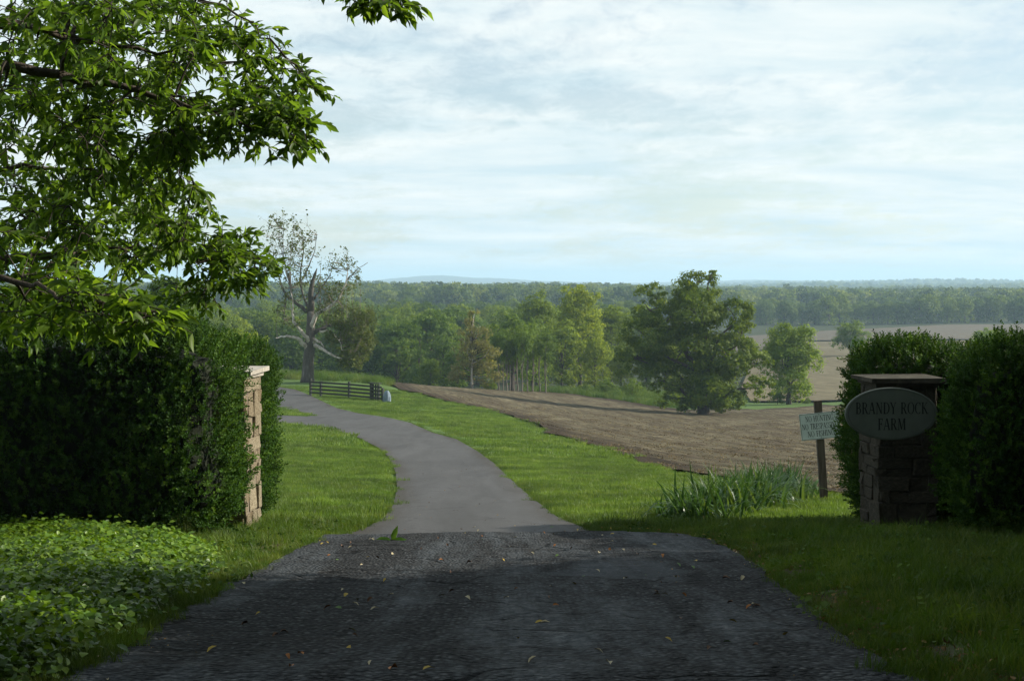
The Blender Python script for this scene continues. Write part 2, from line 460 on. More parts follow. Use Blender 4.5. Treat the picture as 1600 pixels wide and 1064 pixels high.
MSOIL = simple_mat('soil', [(.3, (.018, .014, .010)), (.7, (.05, .038, .026))], 20, .95, .6, .02)
MHILL = simple_mat('wooded_hill', [(.3, (.025, .045, .025)), (.7, (.040, .065, .035))], .02, .95, 0)

# ---------------------------------------------------------------- ground outlines (traced from the photograph, laid on the terrain)
DRIVE_PX = [(505, 846), (577, 824), (603, 806.5), (615, 789.5), (620.6, 764), (618, 738.5), (607, 715), (590, 700), (560, 685), (526, 673),
            (484, 666), (437, 662), (360, 659), (240, 657), (240, 648), (360, 649), (435, 650), (480, 652), (492, 650), (470, 645), (435, 637),
            (380, 622), (300, 612), (300, 603), (395, 602), (437, 606), (462, 610), (484, 619), (526, 639), (560, 647), (607, 654), (641, 662),
            (675, 677), (713, 687.5), (747, 707), (773, 726), (794, 747), (828, 777), (870, 809), (930, 833.5), (960, 846), (720, 848)]
ROAD_PX = [(505, 840), (455, 868), (400, 900), (330, 938), (245, 985), (170, 1030), (110, 1064), (60, 1110)]
ROAD_PX_R = [(1560, 1110), (1400, 1064), (1330, 1010), (1270, 960), (1210, 915), (1180, 888), (1150, 866), (1110, 848), (1060, 838.5), (930, 834.5)]
DRIVE = gpoly(DRIVE_PX)
def wob(P, amp, seed):
    r = np.random.default_rng(seed)
    t = r.normal(size=(len(P), 2)) * amp
    return P + t * np.clip(P[:, 1:2] / 30, .3, 3)
ra = gpoly(ROAD_PX + [(800, 1110)] + ROAD_PX_R + [(720, 837)])
# keep only the open part near the edges and close it behind the camera as the lane
def openline(px, step=12.0):
    o = []
    for i in range(len(px) - 1):
        a, b2 = np.array(px[i], float), np.array(px[i + 1], float)
        m = max(1, int(np.hypot(*(b2 - a)) / step))
        for k in range(m): o.append(G(*(a + (b2 - a) * k / m)))
    o.append(G(*px[-1])); return np.array(o)
rl, rr_ = openline(ROAD_PX), openline(ROAD_PX_R)
seam = openline([(930, 834.5), (720, 837), (505, 840)])
ROAD = np.concatenate([wob(rl, .07, 1), [[-3.6, 3.0], [-9, -1.0], [-40, -4], [-40, -11], [40, -11], [40, -4], [10, -1.0], [3.4, 3.0]], wob(rr_, .08, 2), seam[1:-1]])
FIELD_PX = [(598, 598.5), (640, 612), (700, 628), (760, 641), (820, 658), (870, 680), (930, 698), (1000, 722), (1090, 743), (1160, 753), (1250, 764),
            (1320, 776), (1420, 790), (1600, 800), (1900, 800), (2050, 700), (1900, 648), (1600, 641), (1400, 638), (1290, 634), (1200, 640),
            (1050, 641), (1030, 637), (960, 626), (900, 618), (860, 614.5), (780, 611), (700, 606.5), (640, 600.5)]
FIELD = wob(gpoly(FIELD_PX), .10, 3)
FAR1 = wob(gpoly([(1180, 629), (1290, 628), (1500, 622), (1900, 618), (2050, 545), (1600, 534), (1400, 533), (1250, 536), (1150, 560)], 20), .3, 4)
FAR2 = wob(gpoly([(1150, 556), (1250, 534), (1400, 531), (1600, 532), (2050, 542), (2050, 508), (1600, 508), (1480, 509), (1280, 519), (1210, 524), (1130, 530)], 20), .3, 5)
SHEETS = [DRIVE, ROAD, FIELD, FAR1, FAR2]

def ground_grid():
    ys = np.concatenate([np.linspace(-60, -12, 9), np.linspace(-9, 4.5, 16), np.geomspace(5.0, 14000, 290)])
    t = np.linspace(-1, 1, 221); t = np.sign(t) * (0.45 * np.abs(t) + 0.55 * np.abs(t) ** 3)
    wd = np.maximum(np.abs(ys), 5) * 1.15 + 45 * np.exp(-np.maximum(ys, 0) / 30)
    X = t[None] * wd[:, None]; Y = np.repeat(ys[:, None], len(t), 1)
    z = H(X.ravel(), Y.ravel())
    p = np.stack([X.ravel(), Y.ravel()], 1)
    for s in SHEETS:
        m = inside(s, p)
        if m.any():
            dd = edge_dist(s, p[m]); yy = np.maximum(p[m][:, 1], 5)
            z[m] -= np.minimum(dd * .35, .10 + .004 * yy)
    n = len(t); r = len(ys)
    dirt = np.zeros(len(p)); m = (p[:, 1] < 17.5) & (p[:, 1] > -10)
    dirt[m] = np.exp(-edge_dist(ROAD, p[m]) / .45)
    i = np.arange(r - 1)[:, None] * n + np.arange(n - 1)[None]
    F = np.stack([i, i + 1, i + n + 1, i + n], -1).reshape(-1, 4)
    return np.concatenate([p, z[:, None]], 1), F, dirt
gv, gf, gd = ground_grid()
tag(link('ground', mesh_np('ground', gv, gf, MG, gd, smooth=True)), kind='structure')

def sheet(name, poly, m, off, relief=None, dens=1.0, val=None):
    """a draped sheet with its own outline, as a constrained triangulation"""
    y0, y1 = poly[:, 1].min(), poly[:, 1].max()
    ys = []; y = y0 + .05
    while y < y1:
        ys.append(y); y += max(.28, .016 * abs(y)) / dens
    P = []
    for y in ys:
        st = max(.28, .010 * abs(y)) / dens
        xs = np.arange(poly[:, 0].min(), poly[:, 0].max(), st)
        xs = xs + random.random() * st
        P.append(np.stack([xs, np.full(len(xs), y)], 1))
    P = np.concatenate(P)
    P = P[(np.abs(P[:, 0]) < np.maximum(np.abs(P[:, 1]) * .7, 12))]
    P = P[inside(poly, P)]
    P = P[edge_dist(poly, P) > np.maximum(.1, .004 * np.abs(P[:, 1]))]
    n = len(poly)
    vs_ = [Vector(p) for p in poly] + [Vector(p) for p in P]
    V2, E, F, *_ = delaunay_2d_cdt(vs_, [], [list(range(n))], 1, 1e-5)
    V2 = np.array([tuple(v) for v in V2])
    z = H(V2[:, 0], V2[:, 1]) + off + .0006 * np.maximum(V2[:, 1], 0)
    if relief is not None: z = z + relief(V2)
    F = np.array([f for f in F if len(f) == 3])
    a = V2[F[:, 1]] - V2[F[:, 0]]; b = V2[F[:, 2]] - V2[F[:, 0]]
    flip = (a[:, 0] * b[:, 1] - a[:, 1] * b[:, 0]) < 0
    F[flip] = F[flip][:, ::-1]
    o = link(name, mesh_np(name, np.concatenate([V2, z[:, None]], 1), F, m, None if val is None else val(V2), smooth=True))
    return tag(o, kind='structure')
def hole_of(V):
    a = np.arctan2((V[:, 1] - 11.6) / .8, (V[:, 0] - .95) / .38); q = np.hypot((V[:, 0] - .95) / .38, (V[:, 1] - 11.6) / .8)
    return np.clip(1.6 - q * (1 + .22 * np.sin(3 * a + 1) + .13 * np.sin(7 * a)), 0, 1)
def road_relief(V):
    x, y = V[:, 0], V[:, 1]
    hole = hole_of(V)
    r = np.random.default_rng(5).normal(size=len(V)) * .003
    return -.035 * hole + r + .008 * np.sin(x * 3.1 + y) * np.sin(y * 1.7)
sheet('driveway', DRIVE, MD, .008, None, 1.6, lambda V: np.exp(-edge_dist(DRIVE, V) / .28))
sheet('road', ROAD, MR, .030, road_relief, 2.2, hole_of)
def field_relief(V):
    r = np.random.default_rng(6).normal(size=len(V))
    q = V[:, 0] * .985 + V[:, 1] * .17 + .8 * np.sin(V[:, 1] / 23) + .3 * np.sin(V[:, 1] / 6.1)
    rid = .055 * np.sin(q * 2 * math.pi / 2.1) * np.clip((110 - V[:, 1]) / 40, 0, 1)
    return rid + r * np.clip(.012 + .0002 * V[:, 1], 0, .05)
sheet('field', FIELD, MF, .02, field_relief, 1.3, lambda V: np.exp(-edge_dist(FIELD, V) / (.5 + .012 * V[:, 1])))
sheet('field', FAR1, MF2, .10)
sheet('field', FAR2, MF3, .10)

def hills():
    prof = [(-900, 440), (-200, 439), (100, 441), (350, 441), (470, 444), (560, 446), (600, 437), (650, 432), (690, 430), (730, 433), (800, 436), (870, 440), (960, 443), (1060, 441), (1120, 438.5),
            (1180, 437), (1300, 440), (1420, 440.5), (1600, 440.5), (1900, 439), (2500, 440)]
    px = np.arange(-900, 2501, 8.0)
    top = np.interp(px, *zip(*prof)); top += np.convolve(rng.normal(size=len(px)) * .5, np.ones(3) / 3, 'same')
    d0 = 6600.0
    V = []; rows = [(-1300, 0), (-800, .45), (-350, .85), (0, 1), (500, .8), (1300, .2)]
    for dy, k in rows:
        x = (px - CX) / FPX * d0
        zt = -(top - HY) / FPX * d0
        z = -14 + (zt + 14) * k + rng.normal(size=len(px)) * .6
        V.append(np.stack([x, np.full(len(px), d0 + dy), z], 1))
    n = len(px); i = np.arange(len(rows) - 1)[:, None] * n + np.arange(n - 1)[None]
    F = np.stack([i, i + 1, i + n + 1, i + n], -1).reshape(-1, 4)
    tag(link('hills', mesh_np('hills', np.concatenate(V), F, MHILL, smooth=True)), kind='structure')
hills()

# ---------------------------------------------------------------- leaves and trees
def unit(a): return a / (np.linalg.norm(a, axis=-1, keepdims=True) + 1e-9)
DIAMOND = (np.array([(-.5, 0, 0), (0, .30, .07), (.5, 0, 0), (0, -.30, .07)]), np.array([(0, 2, 1), (0, 3, 2)]))
OVATE = (np.array([(0, 0, 0), (.28, .17, .05), (.28, 0, -.01), (.28, -.17, .05), (.62, .16, .03), (.62, 0, -.04), (.62, -.16, .03), (1, 0, -.14)]),
         np.array([(0, 2, 1), (0, 3, 2), (1, 2, 5), (1, 5, 4), (2, 3, 6), (2, 6, 5), (4, 5, 7), (5, 6, 7)]))
def cards(pos, axis, nrm, size, tmpl, v):
    T, F = tmpl
    axis = unit(axis); side = unit(np.cross(nrm, axis)); nn = np.cross(axis, side)
    V = pos[:, None] + size[:, None, None] * (T[None, :, :1] * axis[:, None] + T[None, :, 1:2] * side[:, None] + T[None, :, 2:] * nn[:, None])
    k = len(T)
    FF = (F[None] + (np.arange(len(pos)) * k)[:, None, None]).reshape(-1, F.shape[1])
    return V.reshape(-1, 3), FF, np.repeat(v, k)
def crown_mesh(name, lobes, n, size, m, r, clumps=22, crad=.34, hang=.0):
    """foliage gathered in clumps over the shells of several lobes"""
    L = np.array([l[:3] for l in lobes], float); S = np.array([l[3:] for l in lobes], float)
    wt = (S ** 2).sum(1); wt /= wt.sum()
    CC = []; CR = []; CO = []
    for i in range(len(L)):
        k = max(5, int(clumps * len(L) * wt[i]))
        d = unit(r.normal(size=(k, 3)) + np.array([0, 0, .25]))
        rr = r.uniform(.55, 1.0, size=(k, 1)) ** .6
        CC.append(L[i] + d * S[i] * rr); CO.append(d); CR.append(np.full(k, S[i].mean() * crad) * r.uniform(.55, 1.25, k))
    CC, CR, CO = np.concatenate(CC), np.concatenate(CR), np.concatenate(CO)
    w = CR ** 1.4; w /= w.sum()
    ci = r.choice(len(CC), n, p=w)
    d = unit(r.normal(size=(n, 3)))
    pos = CC[ci] + d * CR[ci][:, None] * (r.uniform(0, 1, (n, 1)) ** .5) * np.array([1.15, 1.15, .75])
    nrm = unit(CO[ci] * .45 + d * 1.0 + np.array([0, 0, .3]) + r.normal(size=(n, 3)) * .38)
    ax = r.normal(size=(n, 3)); ax[:, 2] -= hang; ax -= (ax * nrm).sum(1, keepdims=True) * nrm
    v = np.clip(r.normal(.5, .2, n) + (r.uniform(-.22, .22, len(CC)))[ci], 0, 1)
    V, F, vv = cards(pos, ax, nrm, size * r.uniform(.6, 1.3, n), DIAMOND, v)
    return mesh_np(name, V, F, m, vv), CC
def limb(a, b, n=5, sag=.0, wig=.1, r=random):
    a, b = Vector(a), Vector(b); L = (b - a).length
    o = []
    for i in range(n + 1):
        t = i / n
        p = a.lerp(b, t); p.z += sag * L * 4 * t * (1 - t)
        if 0 < i < n: p += Vector([r.uniform(-wig, wig) * L * .5 for _ in range(3)])
        o.append(p)
    return o
def trunk_mesh(name, h, r0, lobes, CC, m, r, twigs=40, lean=0.0, fork=.35):
    b = MB(); rd = random.Random(int(r.integers(1e6)))
    top = Vector((lean * h, 0, h * .72))
    pts = limb((0, 0, -.4), top, 7, 0, .03, rd)
    b.tube(pts, [r0 * (1.5 if i == 0 else 1.1 if i == 1 else 1 - .11 * i) for i in range(8)], 8)
    for l in lobes:
        c = Vector(l[:3]); t = min(max(fork, (c.z / h) * .55), .8)
        k = t * 7; i = min(int(k), 6); s = pts[i].lerp(pts[i + 1], k - i)
        b.tube(limb(s, c, 5, .06, .12, rd), [r0 * .45 * (1 - .16 * j) for j in range(6)], 5, False)
    idx = r.choice(len(CC), min(twigs, len(CC)), replace=False)
    LC = [Vector(l[:3]) for l in lobes]
    for i in idx:
        c = Vector(CC[i]); q = min(LC, key=lambda p: (p - c).length)
        b.tube(limb(q, c, 3, .05, .14, rd), [r0 * .16, r0 * .11, r0 * .07, r0 * .03], 4, False)
    return b.mesh(name, m, True)
def make_tree(name, label, cat, lobes, h, r0, n, size, lm, seed, bark=None, clumps=22, crad=.34, group=None, lean=0, twigs=40, fork=.35):
    r = np.random.default_rng(seed)
    root = empty(name, (0, 0, 0))
    tag(root, label, cat, group)
    cm, CC = crown_mesh('crown', lobes, n, size, lm, r, clumps, crad)
    link('trunk', trunk_mesh('trunk', h, r0, lobes, CC, bark or MBARK, r, twigs, lean, fork), root)
    link('crown', cm, root)
    return root
def rlobes(r, h, w, n=9, low=.22):
    """a roughly egg-shaped heap of lobes"""
    o = [(0, 0, h * .62, w * .33, w * .33, h * .30)]
    for i in range(n):
        z = h * (low + (0.9 - low) * ((i + .5) / n)) ; f = math.sin(math.pi * min(1, (z / h - low * .6) / (1.02 - low * .6)) ** .8)
        a = r.uniform(0, 6.283) if i else 0.5
        a = i * 2.4 + r.uniform(-.5, .5)
        q = w * .5 * f * r.uniform(.45, .72)
        s = w * r.uniform(.17, .25)
        o.append((math.cos(a) * q, math.sin(a) * q, z, s, s, s * r.uniform(.7, .95)))
    o.append((r.uniform(-.06, .06) * w, 0, h * .88, w * .15, w * .15, h * .11))
    return o
LM_DARK = leaf_mat('leaf_dark', [(.055, .106, .014), (.094, .160, .022), (.140, .205, .032)], .48)
LM_MID = leaf_mat('leaf_mid', [(.092, .152, .017), (.150, .220, .027), (.205, .270, .040)], .54)
LM_PALE = leaf_mat('leaf_pale', [(.095, .160, .024), (.140, .215, .034), (.185, .255, .050)], .52)
LM_OLIVE = leaf_mat('leaf_olive', [(.12, .13, .055), (.165, .175, .07), (.23, .22, .12)], .5)
LM_FAR = leaf_mat('leaf_far', [(.060, .108, .022), (.100, .162, .032), (.150, .210, .048)], .42)

# ---------------------------------------------------------------- scattering (uncountable ground cover and foliage only)
def scatter_group(coll):
    ng = bpy.data.node_groups.new('scatter', 'GeometryNodeTree')
    ng.interface.new_socket('Geometry', in_out='INPUT', socket_type='NodeSocketGeometry')
    ng.interface.new_socket('Geometry', in_out='OUTPUT', socket_type='NodeSocketGeometry')
    N = ng.nodes.new; L = ng.links.new
    gi, go = N('NodeGroupInput'), N('NodeGroupOutput')
    ci = N('GeometryNodeCollectionInfo'); ci.inputs['Collection'].default_value = coll
    ci.inputs['Separate Children'].default_value = True; ci.inputs['Reset Children'].default_value = True
    ip = N('GeometryNodeInstanceOnPoints'); ip.inputs['Pick Instance'].default_value = True
    def na(nm, ty):
        x = N('GeometryNodeInputNamedAttribute'); x.data_type = ty; x.inputs['Name'].default_value = nm
        return x.outputs['Attribute']
    L(gi.outputs[0], ip.inputs['Points']); L(ci.outputs[0], ip.inputs['Instance'])
    L(na('idx', 'INT'), ip.inputs['Instance Index']); L(na('scl', 'FLOAT'), ip.inputs['Scale'])
    L(na('rot', 'FLOAT_VECTOR'), ip.inputs['Rotation']); L(ip.outputs[0], go.inputs[0])
    return ng
_groups = {}
def protos(key, meshes):
    c = bpy.data.collections.new(key)
    for i, me in enumerate(meshes):
        c.objects.link(bpy.data.objects.new('%s_%02d' % (key, i), me))
    _groups[key] = (scatter_group(c), len(meshes))
def scatter(name, key, P, rot, scl, parent=None, kind='stuff'):
    ng, k = _groups[key]
    me = bpy.data.meshes.new(name)
    n = len(P)
    me.vertices.add(n); me.vertices.foreach_set('co', np.asarray(P, np.float32).ravel())
    a = me.attributes.new('rot', 'FLOAT_VECTOR', 'POINT'); a.data.foreach_set('vector', np.asarray(rot, np.float32).ravel())
    a = me.attributes.new('scl', 'FLOAT', 'POINT'); a.data.foreach_set('value', np.asarray(scl, np.float32))
    a = me.attributes.new('idx', 'INT', 'POINT'); a.data.foreach_set('value', rng.integers(0, k, n).astype(np.int32))
    o = link(name, me, parent)
    md = o.modifiers.new('scatter', 'NODES'); md.node_group = ng
    if kind: o['kind'] = kind
    return o
def axis_rot(A, roll=None):
    """euler angles that turn +X onto each direction"""
    A = unit(A); n = len(A)
    return np.stack([rng.uniform(0, 6.283, n) if roll is None else np.full(n, roll), -np.arcsin(np.clip(A[:, 2], -1, 1)), np.arctan2(A[:, 1], A[:, 0])], 1)
def spin(n, tilt=.0): return np.stack([rng.normal(size=n) * tilt, rng.normal(size=n) * tilt, rng.uniform(0, 6.283, n)], 1)

LM_HEDGE = leaf_mat('hedge_leaf', [(.018, .050, .010), (.034, .090, .013), (.070, .140, .020)], .32, .6, .1, by='inst')
LM_IVY = leaf_mat('ivy_leaf', [(.055, .130, .012), (.100, .200, .018), (.165, .265, .036)], .34, .42, .28, by='inst')
LM_GRASS = leaf_mat('grass_blade', [(.076, .146, .034), (.106, .192, .046), (.148, .228, .068)], .42, .5, .25, by='inst')
LM_ROUGH = leaf_mat('rough_grass', [(.045, .100, .016), (.075, .145, .022), (.125, .175, .045)], .4, .5, .25, by='inst')
LM_LITTER = leaf_mat('dead_leaf', [(.060, .030, .016), (.16, .085, .040), (.30, .22, .10)], .15, .7, .2, by='inst')
LM_STRAW = leaf_mat('straw', [(.07, .052, .036), (.14, .112, .076), (.25, .21, .14)], .1, .8, .1, by='inst')
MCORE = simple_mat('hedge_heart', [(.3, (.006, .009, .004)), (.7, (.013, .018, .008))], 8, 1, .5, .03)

def sprig_mesh(seed, n=30, L=.17, leaf=.025):
    r = np.random.default_rng(seed)
    t = np.linspace(.1, 1, n)
    pos = np.stack([t * L, r.normal(size=n) * .006, r.normal(size=n) * .006], 1)
    a = np.arange(n) * 2.4 + r.uniform(0, 1, n)
    ax = np.stack([np.full(n, .9) + r.normal(size=n) * .2, np.cos(a), np.sin(a)], 1)
    nr = np.stack([np.ones(n), -np.cos(a) * .4, -np.sin(a) * .4 + .2], 1) + r.normal(size=(n, 3)) * .35
    pos = pos + unit(ax) * leaf * .5
    V, F, v = cards(pos, ax, nr, leaf * r.uniform(.7, 1.25, n), DIAMOND, r.uniform(0, 1, n))
    return mesh_np('hedge_sprig', V, F, LM_HEDGE, v)
protos('hedge_sprig', [sprig_mesh(s) for s in range(5)])
def grass_patch(seed, size, n, h0, h1, w, mat, lean=.35):
    r = np.random.default_rng(seed)
    p = r.uniform(-size / 2, size / 2, (n, 2)); h = r.uniform(h0, h1, n); a = r.uniform(0, 6.283, n)
    dx = np.stack([np.cos(a), np.sin(a)], 1); b = r.uniform(0, 6.283, n); lx = np.stack([np.cos(b), np.sin(b)], 1) * (h * r.uniform(.05, lean * 2, n))[:, None]
    V = np.zeros((n, 5, 3)); hw = w * .5 * r.uniform(.6, 1.3, n)[:, None]
    V[:, 0, :2] = p - dx * hw; V[:, 1, :2] = p + dx * hw
    V[:, 2, :2] = p + lx * .35 - dx * hw * .8; V[:, 3, :2] = p + lx * .35 + dx * hw * .8
    V[:, 2, 2] = V[:, 3, 2] = h * .55
    V[:, 4, :2] = p + lx; V[:, 4, 2] = h
    V[:, :2, 2] = -.02
    F = np.array([(0, 1, 3), (0, 3, 2), (2, 3, 4)])
    FF = (F[None] + (np.arange(n) * 5)[:, None, None]).reshape(-1, 3)
    return mesh_np('grass_tuft', V.reshape(-1, 3), FF, mat)
protos('lawn', [grass_patch(s, .55, 330, .03, .075, .007, LM_GRASS) for s in range(6)])
protos('lawn_far', [grass_patch(s + 20, 1.5, 420, .05, .10, .018, LM_GRASS) for s in range(5)])
protos('verge', [grass_patch(s + 40, .34, 110, .05, .15, .006, LM_ROUGH, .5) for s in range(6)])
protos('tall_grass', [grass_patch(s + 60, .8, 80, .25, .7, .02, LM_ROUGH, .3) for s in range(4)])

# ---------------------------------------------------------------- hedges
def hedge(label, c, size, rz, n, seed, lump=.07, ex=7.0, group='clipped evergreen hedges at the gateway'):
    """a clipped hedge: rounded block of sprigs round a dark heart; c is the middle of its foot"""
    r = np.random.default_rng(seed)
    z0 = c[2]
    root = empty('hedge', c, rz); tag(root, label, 'hedge', group)
    sx, sy, sz = size
    ph = r.uniform(0, 6.28, (6,))
    def bulge(P):
        return lump * (np.sin(P[:, 0] * 3.1 + ph[0] + P[:, 2] * 1.3) * np.sin(P[:, 2] * 2.9 + ph[1] + P[:, 1]) + .7 * np.sin(P[:, 0] * 6.7 + ph[2]) * np.sin(P[:, 2] * 5.3 + P[:, 1] * 6.1 + ph[3]))
    def surf(Q):
        m = (np.abs(Q) ** ex).sum(1) ** (1 / ex)
        Q = Q / m[:, None]
        nr = np.sign(Q) * np.abs(Q) ** (ex - 1) / np.array([sx, sy, sz])
        return Q * np.array([sx, sy, sz]) * .5 + np.array([0, 0, sz * .5]), unit(nr)
    ar = np.array([sy * sz, sx * sz, sx * sy]); ar = ar / ar.sum()
    f = r.choice(3, n, p=ar); Q = r.uniform(-1, 1, (n, 3)); Q[np.arange(n), f] = r.choice([-1, 1], n)
    Q = Q[~((f == 2) & (Q[:, 2] < 0))]
    P, Nn = surf(Q)
    gap = np.sin(P[:, 0] * 4.3 + ph[4]) * np.sin(P[:, 2] * 3.7 + ph[5])
    keep = r.uniform(0, 1, len(P)) < np.where(gap < -.45, .8, 1)
    P, Nn = P[keep], Nn[keep]
    P = P + Nn * (bulge(P) + r.normal(size=len(P)) * .035 - .03)[:, None]
    A = Nn * .75 + np.array([0, 0, .65]) + r.normal(size=P.shape) * .42
    scatter('foliage', 'hedge_sprig', P, axis_rot(A), np.where(r.uniform(0, 1, len(P)) < .05, r.uniform(1.35, 1.8, len(P)), r.uniform(.65, 1.35, len(P))), root)
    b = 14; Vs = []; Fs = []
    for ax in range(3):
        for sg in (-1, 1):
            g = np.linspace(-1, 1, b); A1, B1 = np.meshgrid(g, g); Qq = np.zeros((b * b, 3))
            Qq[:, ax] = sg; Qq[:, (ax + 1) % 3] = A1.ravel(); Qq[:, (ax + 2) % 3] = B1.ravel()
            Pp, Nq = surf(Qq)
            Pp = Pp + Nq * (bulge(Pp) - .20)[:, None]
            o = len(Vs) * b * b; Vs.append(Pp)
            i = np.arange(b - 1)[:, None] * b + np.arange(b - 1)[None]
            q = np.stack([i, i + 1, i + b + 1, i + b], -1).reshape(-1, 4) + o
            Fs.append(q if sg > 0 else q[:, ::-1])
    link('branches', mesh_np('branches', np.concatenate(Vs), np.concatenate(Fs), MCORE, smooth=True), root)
    return root
def hz(x, y): return (x, y, Hs(x, y) - .05)
hedge('long dark hedge left of the stone pillar above the ivy', hz(-6.55, 15.15), (6.9, 1.5, 2.22), R(4), 24000, 1, .09)
hedge('sunlit hedge end bulging behind the pale stone pillar', hz(-4.34, 18.6), (2.1, 1.7, 2.24), R(6), 11000, 2)
hedge('dark hedge behind the pillar with the oval sign', hz(5.36, 17.7), (2.0, 1.6, 2.20), R(-4), 10000, 3, .06, 5.0)
hedge('long dark hedge right of the oval sign', hz(7.85, 14.6), (6.2, 1.6, 1.93), R(-16), 20000, 4, .08)

# ---------------------------------------------------------------- stone pillars
MSTONE = []
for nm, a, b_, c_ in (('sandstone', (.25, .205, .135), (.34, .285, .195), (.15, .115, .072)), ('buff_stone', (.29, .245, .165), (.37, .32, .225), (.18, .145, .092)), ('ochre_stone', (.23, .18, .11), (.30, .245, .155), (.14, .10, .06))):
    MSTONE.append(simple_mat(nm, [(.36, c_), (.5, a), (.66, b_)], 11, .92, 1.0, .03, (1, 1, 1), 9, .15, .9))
MCAP = simple_mat('cap_stone', [(.35, (.22, .20, .165)), (.65, (.38, .35, .30))], 8, .9, .5, .01)
MMORTAR = simple_mat('mortar', [(.3, (.10, .08, .058)), (.7, (.19, .155, .115))], 25, .95, .6, .01)
def stone_mesh(seed):
    r = random.Random(seed); b = .05
    V = []; F = []
    # a chamfered block, its corners knocked about
    ix = {}
    for sx in (-1, 1):
        for sy in (-1, 1):
            for sz in (-1, 1):
                j = [r.uniform(-.10, .10) for _ in range(3)]
                for ax in range(3):
                    p = [sx * .5, sy * .5, sz * .5]
                    for k in range(3):
                        if k != ax: p[k] -= math.copysign(b * r.uniform(.6, 1.6), p[k])
                    p = [p[k] + j[k] for k in range(3)]
                    ix[(sx, sy, sz, ax)] = len(V); V.append(p)
    for ax in range(3):
        u, w = (ax + 1) % 3, (ax + 2) % 3
        for s in (-1, 1):
            q = []
            for a, c in ((-1, -1), (1, -1), (1, 1), (-1, 1)):
                k = [0, 0, 0]; k[ax] = s; k[u] = a; k[w] = c; q.append(ix[(*k, ax)])
            F.append(q if s > 0 else q[::-1])
        for a in (-1, 1):
            for c in (-1, 1):
                k1 = [0, 0, 0]; k1[u] = a; k1[w] = c
                k2 = list(k1); k1[ax] = -1; k2[ax] = 1
                F.append([ix[(*k1, u)], ix[(*k2, u)], ix[(*k2, w)], ix[(*k1, w)]])
    for sx in (-1, 1):
        for sy in (-1, 1):
            for sz in (-1, 1): F.append([ix[(sx, sy, sz, ax)] for ax in range(3)])
    me = bpy.data.meshes.new('stone'); me.from_pydata(V, [], F)
    import bmesh
    bm = bmesh.new(); bm.from_mesh(me); bmesh.ops.recalc_face_normals(bm, faces=bm.faces); bm.to_mesh(me); bm.free()
    me.update(); return me
STONES = []
for s in range(12):
    me = stone_mesh(s); me.materials.append(MSTONE[s % 3]); STONES.append(me)
DARK_STONES = []
MSHADED = simple_mat('shaded_stone', [(.3, (.024, .023, .017)), (.55, (.052, .046, .034)), (.72, (.080, .070, .052))], 7, .95, .7, .015, (1, 1, 1), 8, .15, .6)  # the right pillar's shade, painted in as a darker stone colour
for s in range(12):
    me = STONES[s].copy(); me.materials.clear(); me.materials.append(MSHADED); DARK_STONES.append(me)
def pillar(label, loc, rz, w, dpt, h, seed, stones):
    r = random.Random(seed)
    root = empty('stone_pillar', loc, rz); tag(root, label, 'pillar', 'stone gate pillars')
    m = MB(); m.box((0, 0, h / 2 - .1), (w - .035, dpt - .035, h + .1)); m.build('mortar', MMORTAR if stones is STONES else MSHADED, root)
    z = -.06
    while z < h - .02:
        ch = min(r.uniform(.11, .30), h - z)
        if h - z - ch < .07: ch = h - z
        for face in range(4):
            L = w if face % 2 == 0 else dpt; off = (dpt if face % 2 == 0 else w) / 2
            cuts = [-L / 2]
            while cuts[-1] < L / 2 - .02:
                nx = cuts[-1] + r.uniform(.16, .42)
                if L / 2 - nx < .12: nx = L / 2
                cuts.append(nx)
            for a, b in zip(cuts, cuts[1:]):
                subs = [(z, ch)] if (ch < .2 or r.random() < .6) else [(z, ch * .45), (z + ch * .45, ch * .55)]
                for zz, hh in subs:
                    t = r.uniform(.10, .15); pr = r.uniform(-.022, .022)
                    u = (a + b) / 2; d = off - t / 2 + pr
                    p = {0: (u, -d), 1: (d, u), 2: (u, d), 3: (-d, u)}[face]
                    o = link('stone', stones[r.randrange(12)], root)
                    o.location = (p[0], p[1], zz + hh / 2)
                    o.rotation_euler = (r.uniform(-.03, .03), r.uniform(-.03, .03), face * math.pi / 2 + r.uniform(-.05, .05))
                    o.scale = (b - a - .006, t, hh - .006)
        z += ch
    for k, (th, ov) in enumerate(((.045, .03), (.05, .09))):
        m = MB(); m.box((0, 0, h + .024 + k * .05), (w + ov * 2, dpt + ov * 2, th), None, .008); m.build('cap_slab', MCAP if stones is STONES else MSHADED, root)
    return root
PL = Vector((-2.99, 16.45, 0)); PL.z = Hs(PL.x, PL.y)
pillar('sunlit pale sandstone gate pillar with thin cap slab', (-3.36, 16.6, Hs(-3.2, 16.5)), R(-3.5), .62, .74, 1.80, 3, STONES)
pillar('shaded stone gate pillar behind the oval farm sign', (4.50, 16.42, Hs(4.46, 16.35)), R(3), .68, .66, 1.70, 8, DARK_STONES)

